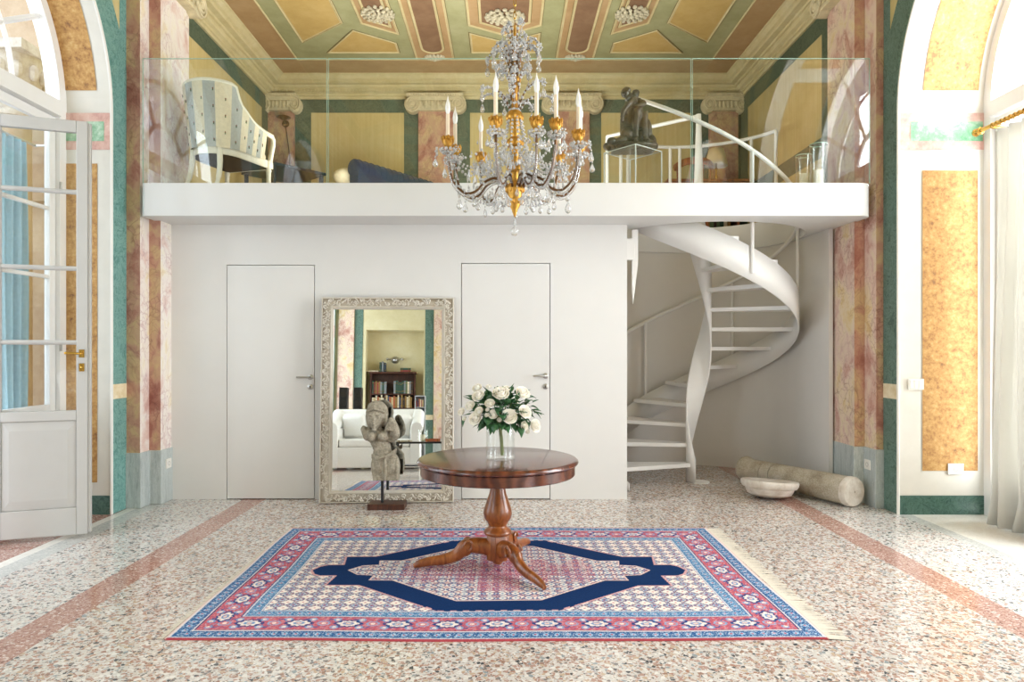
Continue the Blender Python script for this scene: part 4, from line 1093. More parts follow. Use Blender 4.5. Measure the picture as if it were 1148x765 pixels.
m = MB(); m.lathe([(rb - .006, dL - .06), (rb + .001, dL - .055), (rb, dL - .02), (rb - .012, dL), (.012, dL + .002), (.01, dL - .006), (.0, dL - .006)], 40, M=Mx); o = m.build('end_cap', 'oldmarble', cf); o['label'] = 'pale marble end disc'
md_ = thing('marble_dish', 'stepped white marble dish fragment leaning by the fallen column', 'stone fragment', (2.545, 6.70, .012), rot=(math.radians(-4), math.radians(5), .3))
MB().lathe([(.0, .0), (.10, .0), (.16, .012), (.20, .03), (.205, .045), (.212, .05), (.222, .075), (.225, .085), (.245, .09), (.262, .115), (.268, .145), (.262, .158), (.235, .155), (.0, .135)], 56).build('body', 'oldmarble', md_)

# ================================================================== SPIRAL STAIR
ss = thing('spiral_staircase', 'white steel spiral staircase rising to the gallery', 'staircase', (SCX, SCY, 0))
def zth(deg): return SLZ1 - .00802 * (deg + 148)
def ribbon(r, d0, d1, zlo, zhi, n=120, cut0=True):
    rows = []
    for i in range(n + 1):
        dg = d0 + (d1 - d0) * i / n; a = math.radians(dg); z = zth(dg)
        rows.append([(r * math.cos(a), r * math.sin(a), min(SLZ1 + .02, max(.0, z + zlo))), (r * math.cos(a), r * math.sin(a), min(SLZ1 + .02, max(.0, z + zhi)))])
    return rows
MB().grid(ribbon(1.0, -146, 212, -.27, .05, 150)).build('outer_stringer', 'steel_white', ss, solid=.012)
MB().grid(ribbon(.125, -200, 240, -.44, .44, 160)).build('inner_stringer', 'steel_white', ss, solid=.02)
MB().lathe([(.0, 0), (.10, 0), (.10, .012), (.0, .012)], 24, (.0, -.05, 0)).build('foot_plate', 'steel_white', ss)
for k in range(1, 14):
    c = 190 - 26 * (k - 1); a0, a1 = math.radians(c - 12), math.radians(c + 12); z = .2086 * k
    inn = arc((0, 0), .118, a0 - .25, a1 + .25, 4); out = arc((0, 0), .994, a0, a1, 8)
    m = MB(); m.prism([(p[0], p[1]) for p in out] + [(p[0], p[1]) for p in reversed(inn)], .042, 0, T(0, 0, z - .042))
    m.build('tread', 'steel_white', ss, bevel=.003)
pts = []
for i in range(121):
    dg = -148 + 358 * i / 120; a = math.radians(dg); pts.append((1.02 * math.cos(a), 1.02 * math.sin(a), zth(dg) + .93 + .14 * max(0, min(1, (-60 - dg) / 88))))
MB().tube(pts, .021, 10).build('handrail', 'steel_white', ss)
for dg in (-77, -8, 52, 112):
    a = math.radians(dg); z = zth(dg)
    MB().tube([(1.02 * math.cos(a), 1.02 * math.sin(a), z - .20), (1.02 * math.cos(a), 1.02 * math.sin(a), z + .93 + (.03 if dg < -60 else 0))], .016, 8).build('post', 'steel_white', ss)
ang = np.linspace(142, 25, 50)
MB().tube([(1.13 * math.cos(math.radians(q)), 1.13 * math.sin(math.radians(q)), 3.95) for q in ang], .021, 10).build('guard_rail', 'steel_white', ss)
for q in (142, 128, 122, 92, 86, 42, 25):
    a = math.radians(q); MB().tube([(1.13 * math.cos(a), 1.13 * math.sin(a), SLZ1), (1.13 * math.cos(a), 1.13 * math.sin(a), 3.95)], .02, 8).build('guard_post', 'steel_white', ss)
MB().lathe([(.0, 2.45), (.062, 2.5), (.056, 2.95), (.026, 3.98), (.0, 3.985)], 20).build('newel', 'steel_white', ss)
MB().tube([(0, 0, 3.96), (-.45, .35, 3.955), (1.13 * math.cos(math.radians(142)), 1.13 * math.sin(math.radians(142)), 3.95)], .021, 10).build('landing_rail', 'steel_white', ss)
m = MB()
bx, by = fx(711, 6.75) - SCX, 6.75 - SCY
m.add([(bx - .022, by, fz(258, 6.75)), (bx + .035, by, fz(258, 6.75)), (bx + .035, by, fz(297, 6.75)), (bx - .012, by, fz(341, 6.75)), (bx - .022, by, fz(325, 6.75))], [(0, 1, 2, 3, 4)])
m.build('landing_fin', 'steel_white', ss, solid=.03)
MB().box(1.165 - SCX, bx + .0, by - .03, by + .03, fz(292, 6.75), fz(268, 6.75)).build('landing_bracket', 'steel_white', ss, bevel=.003)
# ================================================================== CHANDELIER
CX, CY, CK = .068, 4.8, 4.8 / F
def cz(py): return H - (py - VY) * CK
ch = thing('chandelier', 'gilded crystal chandelier hanging above the round table', 'chandelier', (CX, CY, 0))
m = MB()
zz = cz(28); n_ = int((ZC - zz) / .045)
for k in range(n_):
    c = zz + .0225 + k * .045
    m.tube([(.008 * math.cos(a) * (1 if k % 2 else 0), .008 * math.cos(a) * (0 if k % 2 else 1), c + .029 * math.sin(a)) for a in np.linspace(0, 2 * PI, 13)[:-1]], .003, 5, 0, closed=True, up=(0, 1, 0) if k % 2 else (1, 0, 0))
m.lathe([(.0, ZC - .001), (.07, ZC - .001), (.06, ZC - .03), (.02, ZC - .05), (.0, ZC - .05)], 24)
m.build('chain', 'brass', ch)
prof = [(28, .006), (40, .010), (60, .014), (86, .016), (87, .034), (91, .036), (93, .022), (97, .03), (110, .024), (122, .026), (127, .05), (132, .056), (137, .040), (142, .03), (147, .036), (154, .030), (157, .05), (160, .058), (164, .052), (166, .034), (180, .024), (186, .04), (190, .044), (194, .026), (204, .030), (208, .055), (213, .062), (218, .05), (224, .046), (230, .04), (236, .020), (242, .008), (244, .0)]
m = MB().lathe([(r, cz(p)) for p, r in reversed(prof)], 28)
for p, r, n_ in ((132, .05, 8), (161, .052, 10), (189, .04, 8), (213, .058, 9), (226, .042, 7), (90, .032, 7)):
    for k in range(n_):
        a = 2 * PI * k / n_; m.ball((r * math.cos(a), r * math.sin(a), cz(p)), (.012, .012, .022), 8, 6)
m.build('stem', 'gold', ch)
r_ = random.Random(21)
CANDLES = [(184, .46), (232, .30), (254, .455), (287, .45), (303, .47), (338, .455), (10, .47), (48, .50), (88, .46), (124, .44), (157, .46)]
CANDLES = [c for c in CANDLES if c[0] != 232]
def drop_mb(sz):
    m = MB(); m.lathe([(.0, .0), (.35, .10), (.62, .38), (.66, .62), (.48, 1.0), (.2, 1.45), (.0, 1.7)], 7, (0, 0, -1.9), smooth=False); m.ball((0, 0, .05), .22, 7, 5)
    for i in range(len(m.v)): m.v[i] = m.v[i] * sz
    return m
drop0 = drop_mb(.026).build('crystal_drop', 'crystal_clear', ch); drop_n = [0]
drops = []
def drop(p, s):
    drop_n[0] += 1
    if drop_n[0] == 1: o = drop0
    else: o = drop0.copy(); C.objects.link(o); o.parent = ch
    o.location = p; o.scale = (s, s, s * r_.uniform(1.1, 1.6)); o.rotation_euler = (0, 0, r_.uniform(0, 6))
beads_mb = MB(); 
def bead(p, s): beads_mb.ball(p, (s * .95, s * .95, s), 7, 5)
def beadline(p0, p1, sag, n_, s):
    p0, p1 = Vector(p0), Vector(p1)
    for i in range(n_):
        t_ = (i + .5) / n_; p = p0.lerp(p1, t_); p.z -= sag * 4 * t_ * (1 - t_); bead(p, s * r_.uniform(.85, 1.15))
def flower(p, s, out):
    x = Vector((-out.y, out.x, 0)).normalized(); z = Vector((0, 0, 1))
    for k in range(6):
        a = 2 * PI * k / 6; q = p + (x * math.cos(a) + z * math.sin(a)) * s
        beads_mb.ball(q, (s * .36, s * .36, s * .36), 6, 4)
    beads_mb.ball(p + out * s * .3, s * .35, 6, 4)
hubz = cz(212); cupz = cz(160)
tips = []
for (dg, R_) in CANDLES:
    a = math.radians(dg); d = Vector((math.cos(a), math.sin(a), 0)); tq = Vector((-d.y, d.x, 0))
    def P(r, z): return d * r + Vector((0, 0, z))
    pts = smoothpath([P(.05, hubz), P(.12, hubz + .07), P(.20, hubz + .05), P(.27, hubz - .02), P(.35, hubz - .03), P(.43, hubz + .06), P(R_, cupz - .08), P(R_, cupz - .03)], 5)
    am = MB().tube(pts, .0085, 7).build('arm', 'bronze_wire', ch)
    ga = MB()
    ga.tube([p + Vector((0, 0, -.020)) for p in pts[3:-6]], .0095, 8)
    ga.build('glass_arm', 'crystal_clear', am)
    cu = MB().lathe([(.0, -.055), (.012, -.05), (.03, -.03), (.036, -.005), (.032, .012), (.026, .03), (.022, .034), (.0, .034)], 16, tuple(P(R_, cupz)))
    for k in range(7):
        b = 2 * PI * k / 7; c = P(R_, cupz) + Vector((.033 * math.cos(b), .033 * math.sin(b), 0)); cu.ball((c.x, c.y, c.z + .005), (.011, .011, .026), 6, 5)
        c2 = P(R_, cupz) + Vector((.040 * math.cos(b + .4), .040 * math.sin(b + .4), .02)); cu.ball((c2.x, c2.y, c2.z), (.008, .008, .016), 6, 5)
    cu.build('candle_cup', 'gold', ch)
    top = cupz + .03; hgt = .155
    cd = MB().lathe([(.0135, 0), (.0135, hgt)], 14, tuple(P(R_, top))).build('candle', 'candle', ch)
    MB().lathe([(.010, 0), (.016, .02), (.0185, .045), (.014, .075), (.006, .10), (.0015, .125), (.0, .13)], 12, tuple(P(R_, top + hgt))).build('flame_bulb', 'bulb', cd)
    # crystal dressing of the arm
    for p in pts[4:-3:2]:
        if r_.random() < .8: bead(p + Vector((0, 0, .016)), .011)
    bp = P(R_, cupz - .06)
    for k in range(11):
        b = 2 * PI * k / 11; bead(bp + Vector((.05 * math.cos(b), .05 * math.sin(b), 0)), .012)
        bead(bp + Vector((.034 * math.cos(b + .3), .034 * math.sin(b + .3), -.018)), .010)
    flower(bp + d * .075 + Vector((0, 0, -.01)), .024, d); flower(bp - d * .06 + tq * .03 + Vector((0, 0, .0)), .018, tq)
    drop(bp + d * .085 + Vector((0, 0, -.05)), 1.15); drop(bp + tq * .055 + Vector((0, 0, -.03)), .9); drop(bp - tq * .055 + Vector((0, 0, -.03)), .85)
    drop(P(.28, hubz - .06), 1.0); drop(P(.38, hubz - .06), r_.choice((1.0, 1.3))); drop(P(.16, hubz - .02) + tq * .06, .9)
    beadline(bp, P(.07, cz(165)), .13, 16, .010)
    beadline(P(.36, hubz - .02), P(.08, hubz - .09), .03, 10, .010)
    tips.append((a, R_))
tips.sort()
for i in range(len(tips)):
    a0, r0 = tips[i]; a1, r1 = tips[(i + 1) % len(tips)]
    beadline((r0 * math.cos(a0), r0 * math.sin(a0), cupz - .07), (r1 * math.cos(a1), r1 * math.sin(a1), cupz - .07), .09, 9, .0105)
# upper sprays
def spray(n_, zb, r, zr, droop, s, off):
    mb = MB()
    for k in range(n_):
        a = 2 * PI * k / n_ + off; d = Vector((math.cos(a), math.sin(a), 0)); rr = r * r_.uniform(.85, 1.1); zt = zr * r_.uniform(.8, 1.2)
        pts = smoothpath([d * .02 + Vector((0, 0, zb)), d * rr * .35 + Vector((0, 0, zb + zt * .75)), d * rr * .75 + Vector((0, 0, zb + zt)), d * rr + Vector((0, 0, zb + zt - droop))], 4)
        mb.tube(pts, .005, 5)
        for q, p in enumerate(pts[1:]): bead(p, .0095 if q % 2 else .0125)
        e = pts[-1]; flower(e, .022 * s, d); flower(pts[7], .016 * s, d)
        drop(e + Vector((0, 0, -.03)), s)
    mb.build('spray_wire', 'bronze_wire', ch)
spray(7, cz(86), .20, .24, .07, 1.1, .2)
spray(4, cz(84), .09, .34, .03, .9, .55)
spray(6, cz(70), .17, .12, .05, .9, .9)
spray(7, cz(128), .25, .15, .02, 1.0, .1)
spray(6, cz(122), .13, .24, .02, .9, .5)
for k in range(10):
    a = 2 * PI * k / 10
    beadline((.03 * math.cos(a), .03 * math.sin(a), cz(122)), (.10 * math.cos(a), .10 * math.sin(a), cz(178)), -.01, 12, .010)
    beadline((.10 * math.cos(a), .10 * math.sin(a), cz(178)), (.27 * math.cos(a + .2), .27 * math.sin(a + .2), cz(196)), .05, 12, .011)
    drop((.10 * math.cos(a), .10 * math.sin(a), cz(185)), .95) if k % 2 else None
    flower(Vector((.13 * math.cos(a + .3), .13 * math.sin(a + .3), cz(176))), .026, Vector((math.cos(a), math.sin(a), 0)))
    flower(Vector((.22 * math.cos(a), .22 * math.sin(a), cz(190))), .026, Vector((math.cos(a), math.sin(a), 0)))
for k in range(9):
    a = 2 * PI * k / 9 + .2
    drop((.13 * math.cos(a), .13 * math.sin(a), cz(226)), .95)
for k in range(170):                 # faceted pendants filling the heart of the chandelier
    a = r_.uniform(0, 2 * PI); rr = .07 + .36 * r_.random() ** .8; z = cz(r_.uniform(168, 214)) - .10 * (rr - .07) * r_.random()
    L0 = r_.uniform(.016, .034); w0 = r_.uniform(.006, .010)
    Mx = T(rr * math.cos(a), rr * math.sin(a), z) @ RZ(r_.uniform(0, 6)) @ RX(r_.uniform(-.35, .35))
    beads_mb.add([(0, 0, L0), (w0, 0, -L0 * .3), (0, w0, -L0 * .3), (-w0, 0, -L0 * .3), (0, -w0, -L0 * .3), (0, 0, -L0)], [(0, 1, 2), (0, 2, 3), (0, 3, 4), (0, 4, 1), (5, 2, 1), (5, 3, 2), (5, 4, 3), (5, 1, 4)], 0, False, Mx)
bead((0, 0, cz(247)), .010); bead((0, 0, cz(250)), .012); bead((0, 0, cz(253)), .010)
MB().ball((0, 0, cz(260)), .030, 12, 8).build('crystal_ball', 'crystal_clear', ch)
o = beads_mb.build('crystal_beads', 'crystal', ch); o['kind'] = 'stuff'
print('drops', drop_n[0])

# ================================================================== GALLERY FURNITURE
G = SLZ1
# striped armchair
ac = thing('armchair', 'ivory tub armchair with cream and blue striped silk on the gallery', 'armchair', (-2.73, 6.80, G), math.radians(-17))
# local: faces +y; back at -y
wd, dp = .245, .27
def ush(t_):           # t in -1..1 along the U
    s_ = t_ * 2.35
    if abs(s_) < 1.0:
        a = s_ * PI / 2; return (wd * math.sin(a), -.06 - .27 * math.cos(a))
    return (math.copysign(wd + .015 * (abs(s_) - 1), s_), -.06 + (abs(s_) - 1) * .28)
def top_h(t_):
    a = abs(t_)
    if a < .30: return 1.0 - .02 * (a / .3) ** 2
    if a < .345: return .98 - .15 * (a - .30) / .045
    return .665 + .165 * math.exp(-(a - .345) * 5.5)
N_ = 66; m = MB(); seatz = .40
cols = [-1 + 2 * i / N_ for i in range(N_ + 1)]
stripe = [0 if int((t_ + 1) / 2 * 20 + .5) % 2 == 0 else 1 for t_ in cols]
for side, off in ((1, .022), (-1, -.022)):
    for i in range(N_):
        if abs(cols[i] + 1 / N_) > .84: continue
        q = []
        for (t_, zt) in ((cols[i], 0), (cols[i + 1], 0), (cols[i + 1], 1), (cols[i], 1)):
            x, y = ush(t_); z = seatz if zt == 0 else top_h(t_) - .012
            nx, ny = ush(t_ + .01); dx, dy = nx - x, ny - y; l_ = math.hypot(dx, dy); ox, oy = dy / l_ * off, -dx / l_ * off
            fl = (z - seatz) / .6 * .07; cyn = y + .05
            ln = math.hypot(x, cyn) or 1
            q.append((x + ox + x / ln * fl, y + oy + cyn / ln * fl, z))
        m.add(q, [(0, 1, 2, 3)], stripe[i], True)
        if side == 1 and i % 3 == 1:
            for zz in np.arange(.47, (top_h(cols[i]) - .06), .15):
                zz2 = zz + (.07 if (i // 3) % 2 else 0)
                if zz2 > top_h(cols[i]) - .06: continue
                x, y = ush(cols[i] + 1 / N_); nx, ny = ush(cols[i] + .01 + 1 / N_); l_ = math.hypot(nx - x, ny - y); ox, oy = (ny - y) / l_, -(nx - x) / l_
                fl = (zz2 - seatz) / .6 * .07; ln = math.hypot(x, y + .05); c = Vector((x + ox * .0235 + x / ln * fl, y + oy * .0235 + (y + .05) / ln * fl, zz2))
                m.ball(c, (.006, .006, .008), 6, 4, 2); m.ball(c + Vector((0, 0, -.013)), (.005, .005, .009), 6, 4, 3)
m.build('upholstered_back', ['cream_stripe', 'blue_stripe', 'sprig', 'leaf'], ac)
tp = []
for t_ in cols:
    x, y = ush(t_); fl = (top_h(t_) - seatz) / .6 * .07; ln = math.hypot(x, y + .05); tp.append((x + x / ln * fl, y + (y + .05) / ln * fl, top_h(t_)))
for s_ in (1, -1):
    e = tp[-1] if s_ > 0 else tp[0]
    ext = [(e[0], .342, e[2] - .008), (e[0], .365, e[2] - .035), (e[0], .362, e[2] - .09), (e[0] - s_ * .01, .352, e[2] - .16), (s_ * (wd + .012), .345, seatz)]
    tp = tp + ext if s_ > 0 else list(reversed(ext)) + tp
MB().tube(tp, .024, 10).build('show_frame', 'ivory', ac)
m = MB()
for s_ in (-1, 1):
    x = s_ * (wd + .03)
    m.tube(smoothpath([(x + s_ * .012, .27, .672), (x + s_ * .010, .22, .635), (x + s_ * .004, .19, .54), (x - s_ * .006, .175, .41)]), .016, 8)
m.box(-wd - .03, wd + .03, .34, .375, .345, .41); m.build('arm_loop', 'ivory', ac)
rows = []
sh = [ush(t_) for t_ in cols] + [(wd - .01, .36), (-wd + .01, .36)]
m = MB(); m.prism([(p[0] * .97, p[1]) for p in sh], .075, 0, T(0, 0, .345)); m.build('seat_rail', 'ivory', ac)
m = MB(); m.prism([(p[0] * .9, p[1] * .92 + .01) for p in sh], .06, 0, T(0, 0, .42)); m.build('seat_cushion', 'cream_stripe', ac, bevel=.02, seg=3)
m = MB(); m.prism([(p[0] * .93, p[1] * .95) for p in sh], .004, 0, T(0, 0, .340)); m.build('dust_cover', 'blackcloth', ac)
for s_ in (-1, 1):
    MB().tube(smoothpath([(s_ * .15, -.27, .40), (s_ * .16, -.275, .25), (s_ * .17, -.31, .1), (s_ * .18, -.37, .0)]), [.026] * 6 + [.024] * 6 + [.019] * 7, 8).build('leg', 'ivory', ac)
    MB().lathe([(.012, 0), (.017, .03), (.024, .30), (.03, .32), (.022, .34), (.028, .36), (.026, .42)], 12, (s_ * (wd + .005), .335, 0)).build('leg', 'ivory', ac)

# dark square table beyond the armchair
C1 = Vector((-2.275, 8.83)); uu, vv = Vector((-.668, -.744)), Vector((-.727, .687)); ctr = C1 + (uu + vv) * .375
tt_ = thing('side_table', 'square black table beside the armchair on the gallery', 'table', (ctr.x, ctr.y, G), math.atan2(uu.y, uu.x))
MB().box(-.375, .375, -.375, .375, .715, .75).build('tabletop', 'black', tt_, bevel=.004)
for sx in (-1, 1):
    for sy in (-1, 1): MB().box(sx * .33 - .02, sx * .33 + .02, sy * .33 - .02, sy * .33 + .02, 0, .715).build('leg', 'black', tt_)

# blue chaise with rolled back
a_ = Vector((-1.82, 8.38)); b_ = Vector((-1.02, 9.56)); dv = (b_ - a_); L_ = dv.length
chs = thing('chaise_longue', 'blue velvet chaise with rolled tufted back and cream seat on the gallery', 'sofa', (a_.x, a_.y, G), math.atan2(dv.y, dv.x))
# local x along the rolled back; y>0 is left of it (towards the seat)
m = MB(); m.tube([(0, 0, .70), (L_ * .5, 0, .70), (L_, 0, .70)], .105, 20); m.box(0, L_, -.075, .07, .30, .70)
for k in range(14):
    x = .06 + k * (L_ - .1) / 13
    m.tube([(x, .106 * math.cos(q), .70 + .108 * math.sin(q)) for q in np.linspace(-.3, PI + .5, 12)], .006, 5)
m.build('rolled_back', 'navy', chs)
m = MB(); m.lathe([(.0, -.006), (.03, -.016), (.075, -.012), (.095, -.004), (.1, .01)], 20, M=T(0, 0, .70) @ RY(PI / 2)); m.build('scroll_end', 'navy', chs)
m = MB(); m.box(-.02, L_, .06, .42, .30, .52); m.build('seat', 'creamcloth', chs, bevel=.03, seg=3)
m = MB(); 
rr = [[(-.035 + .01 * math.sin(j * 2), .08 + j * .075, .74 - j * .028 - .035 * math.cos(i * .5) - (.25 if i == 0 else 0)) for j in range(9)] for i in range(2)]
m.ball((.16, .25, .64), (.22, .16, .12), 14, 10); m.build('cushion', 'creamcloth', chs)
for x in (.06, L_ - .06):
    for y in (0, .36): MB().lathe([(.02, 0), (.03, .3)], 10, (x, y, 0)).build('leg', 'darkwood', chs)

# acrylic plinth with bronze
pl_ = thing('acrylic_plinth', 'clear acrylic plinth under the bronze on the gallery edge', 'plinth', (1.212, 6.595, G), math.radians(40))
ph = .386
m = MB(); q = .19
m.box(-q, q, -q, q, .001, ph); m.build('box', 'acrylic', pl_)
m = MB()
for sx in (-1, 1):
    for sy in (-1, 1):
        m.box(sx * q - .004, sx * q + .004, sy * q - .004, sy * q + .004, 0, ph)
for s_ in (-1, 1):
    m.box(-q, q, s_ * q - .004, s_ * q + .004, ph - .006, ph); m.box(s_ * q - .004, s_ * q + .004, -q, q, ph - .006, ph)
m.build('polished_edges', plain('frosted_edge', '#dfe4e2', .3, var=.01), pl_)
bz = thing('bronze_sculpture', 'green-brown bronze of a crouching embracing pair on the acrylic plinth', 'sculpture', (1.212, 6.595, G + ph + .002))
kb = 6.6 / F
def bp_(px, py): return (px - 709) * kb, H - (py - VY) * kb - (G + ph)
m = MB()
def B(px, py, y, rx, ry, rz, ang=0):
    x, z = bp_(px, py); m.ball((0, 0, 0), (rx, ry, rz), 16, 12, 0, T(x, y, z) @ RY(ang))
def TB(pts, rad): m.tube(smoothpath([(bp_(a, b)[0], y, bp_(a, b)[1]) for a, b, y in pts], 4), [rad[0] + (rad[1] - rad[0]) * i / (4 * (len(pts) - 1)) for i in range(4 * (len(pts) - 1) + 1)], 10)
m.box(-.19, .20, -.11, .11, 0, .03); B(693, 165, 0, .08, .10, .045); B(724, 164, .02, .12, .11, .06); B(710, 165, -.02, .2, .12, .035); B(685, 161, -.05, .05, .05, .04); B(683, 164, .02, .06, .06, .04)
# rock seat and upright drapery at the viewer's right
B(726, 150, .03, .048, .06, .15); B(730, 160, .02, .05, .07, .08); B(719, 156, .05, .05, .06, .09)
# kneeling figure, back to the viewer
TB([(703, 158, .0), (702, 146, 0), (702, 134, 0), (705, 122, 0), (709, 113, .0)], (.066, .052)); B(703, 152, -.02, .072, .075, .075); B(707, 117, -.005, .062, .055, .055); B(701, 127, -.01, .05, .055, .07)
TB([(708, 112, -.01), (703, 107, -.02)], (.026, .024)); TB([(709, 114, -.0), (704, 108, -.015), (701, 105, -.02)], (.036, .034)); B(700, 105.5, -.02, .040, .043, .046); B(702, 102.5, -.01, .040, .042, .034); B(696, 108, -.045, .010, .014, .012)
TB([(709, 113, -.05), (704, 120, -.09), (698, 128, -.10), (695, 136, -.085)], (.027, .018)); B(695.5, 138, -.08, .018, .02, .026)
TB([(700, 158, -.05), (690, 162, -.06), (684, 163, -.05)], (.045, .028))
# second figure facing, arms round the first
B(712.5, 105.5, .035, .036, .038, .042); B(713.5, 102.5, .045, .036, .038, .03); TB([(713, 110, .04), (715, 120, .05), (716, 134, .05), (717, 146, .04)], (.05, .058))
TB([(717, 113, .02), (721, 118, -.04), (716, 121.5, -.075), (707, 122, -.075)], (.027, .017)); TB([(711, 110, .02), (705, 111, -.045), (700, 116, -.07)], (.024, .017))
# legs with a gap of light between
TB([(716, 142, .0), (713.5, 131, -.07), (712, 128, -.085), (711, 142, -.09), (710.5, 157, -.085)], (.044, .024)); TB([(719, 143, .01), (720.5, 132, -.05), (721, 130, -.06), (721, 144, -.065), (722, 158, -.06)], (.044, .024))
B(709, 160.5, -.10, .034, .05, .018); B(722, 160, -.085, .03, .045, .018)
sculpt(m, 'figures', 'verdigris', bz, .0055, 2, .006)

# hurricane candle glasses (the candle is a thing of its own)
def hurricane(px, Yh, r, hh, lab, clab, z0=G, ch_=.16):
    x = fx(px, Yh)
    hg = thing('hurricane_glass', lab, 'candle holder', (x, Yh, z0))
    MB().lathe([(.0, .0), (r * .98, .0), (r, .006), (r * .97, hh * .6), (r * 1.03, hh), (r * .99, hh), (r * .93, hh * .6), (r * .95, .012), (.0, .012)], 36).build('glass_body', 'vase', hg)
    MB().tube([(r * 1.01 * math.cos(a), r * 1.01 * math.sin(a), hh) for a in np.linspace(0, 2 * PI, 37)[:-1]], .0035, 6, closed=True).build('rim', 'glassedge', hg)
    cd = tag(MB().lathe([(.0, 0), (r * .55, 0), (r * .56, ch_), (r * .4, ch_ - .004), (.006, ch_ - .008), (.002, ch_ + .012), (.0, ch_ + .012)], 24, (x, Yh, z0 + .0125)).build('pillar_candle', 'wax'), clab, 'candle')
hurricane(901, 6.58, .072, .345, 'shorter glass hurricane candle holder on the gallery edge', 'ivory pillar candle inside the shorter hurricane glass')
hurricane(917.5, 6.44, .076, .41, 'taller glass hurricane candle holder by the right pilaster', 'ivory pillar candle inside the taller hurricane glass')

# desk, lamp, chair and low bookcase at the back of the gallery
dk = thing('writing_desk', 'brown wooden desk at the back right of the gallery', 'desk', (2.72, 9.35, G))
MB().box(-.6, .55, -.28, .28, .70, .735).build('desktop', 'walnut', dk, bevel=.004)
MB().box(-.55, .5, -.24, .24, .60, .70).build('drawer_case', 'walnut', dk)
for sx in (-.55, .50):
    for sy in (-.24, .24): MB().lathe([(.014, 0), (.022, .6)], 10, (sx, sy, 0)).build('leg', 'walnut', dk)
lp = thing('table_lamp', 'brass table lamp with ivory shade on the gallery desk', 'lamp', (fx(803, 9.35), 9.35, G + .736))
MB().lathe([(.0, 0), (.075, 0), (.075, .012), (.02, .02), (.014, .06), (.022, .09), (.012, .12), (.012, .19), (.02, .2), (.010, .21), (.010, .36), (.0, .36)], 20).build('base', 'brass', lp)
o = MB().lathe([(.150, .235), (.098, .46)], 32, caps=False).build('lamp_shade', 'paper', lp, solid=.003)
MB().tube([(-.099, 0, .44), (.099, 0, .44)], .003, 5).build('shade_ring', 'brass', lp)
wc = thing('wooden_chair', 'wooden chair with rounded back rail by the gallery desk', 'chair', (fx(776, 8.87), 8.87, G), 0)
MB().prism([(p[0], p[1]) for p in arc((0, 0), .23, 0, 2 * PI, 24)[:-1]], .035, 0, T(0, 0, .43)).build('seat', 'walnut', wc, bevel=.008)
MB().tube([(.235 * math.cos(a), -.02 + .2 * math.sin(a), .86 - .05 * abs(math.cos(a)) ** 3) for a in np.linspace(PI + .15, 2 * PI - .15, 24)], .026, 8, sy=1.9).build('back_rail', 'walnut', wc)
for a in (PI + .35, 1.5 * PI - .35, 1.5 * PI + .35, 2 * PI - .35): MB().tube([(.2 * math.cos(a), .2 * math.sin(a), .46), (.23 * math.cos(a), -.02 + .2 * math.sin(a), .83)], .012, 6).build('back_spindle', 'walnut', wc)
for a in (.7, 2.4, 3.9, 5.5): MB().tube([(.17 * math.cos(a), .17 * math.sin(a), .43), (.22 * math.cos(a), .22 * math.sin(a), 0)], [.018, .012], 8).build('leg', 'walnut', wc)
BCOL = ['#6b2f2a', '#2f4a3d', '#27405f', '#8a6a3a', '#d8cbb0', '#3b2a22', '#7a7f83', '#a85a3a', '#c9b489', '#1f2d3d', '#5a6b4a', '#913f3a']
BNAME = ['dark red', 'dark green', 'navy', 'tan', 'cream', 'dark brown', 'grey', 'rust', 'buff', 'blue-black', 'moss green', 'brick red']
for i, c in enumerate(BCOL): MT['book%d' % i] = plain('book_cloth_' + BNAME[i].replace(' ', '_').replace('-', '_'), c, .7, var=.05, scale=20)
MT['page'] = plain('book_pages', '#e4dac2', .9, var=.04)
ORD = ['first', 'second', 'third', 'fourth', 'fifth', 'sixth', 'seventh', 'eighth', 'ninth', 'tenth', 'eleventh', 'twelfth', 'thirteenth', 'fourteenth', 'fifteenth', 'sixteenth', 'seventeenth', 'eighteenth', 'nineteenth', 'twentieth', 'twenty-first', 'twenty-second', 'twenty-third', 'twenty-fourth']
def book(loc, w, d, hgt, ci, label, group, rz=0, rot=None, sgn=-1):
    """upright book: spine towards local sgn*y"""
    b = thing('book', label, 'book', loc, rz, group, rot)
    m = MB(); m.box(-w / 2, w / 2, -d / 2, d / 2, 0, hgt); 
    m = MB(); t_ = .0025
    m.box(-w / 2, -w / 2 + t_, -d / 2, d / 2, 0, hgt); m.box(w / 2 - t_, w / 2, -d / 2, d / 2, 0, hgt); y = sgn * d / 2
    m.box(-w / 2, w / 2, min(y, y - sgn * t_), max(y, y - sgn * t_), 0, hgt)
    for zz in (.18, .8): m.box(-w / 2 - .0006, w / 2 + .0006, min(y + sgn * .0008, y - sgn * .004), max(y + sgn * .0008, y - sgn * .004), hgt * zz, hgt * zz + .008, 1)
    m.build('cover', ['book%d' % ci, 'brass'], b)
    MB().box(-w / 2 + t_, w / 2 - t_, min(-y * .94, y - sgn * t_), max(-y * .94, y - sgn * t_), .003, hgt - .004).build('pages', 'page', b)
    return b
lb = thing('low_bookcase', 'low dark bookcase at the back of the gallery seen through the stair opening', 'bookcase', (2.42, 9.86, G))
MB().box(-.85, .85, .13, .15, 0, .62).box(-.85, -.82, -.14, .13, 0, .62).box(.82, .85, -.14, .13, 0, .62).build('carcass', 'darkwood', lb)
for z in (.03, .59): MB().box(-.82, .82, -.14, .13, z, z + .025).build('shelf', 'darkwood', lb)
x = 2.42 - .79; r_ = random.Random(4); k = 0
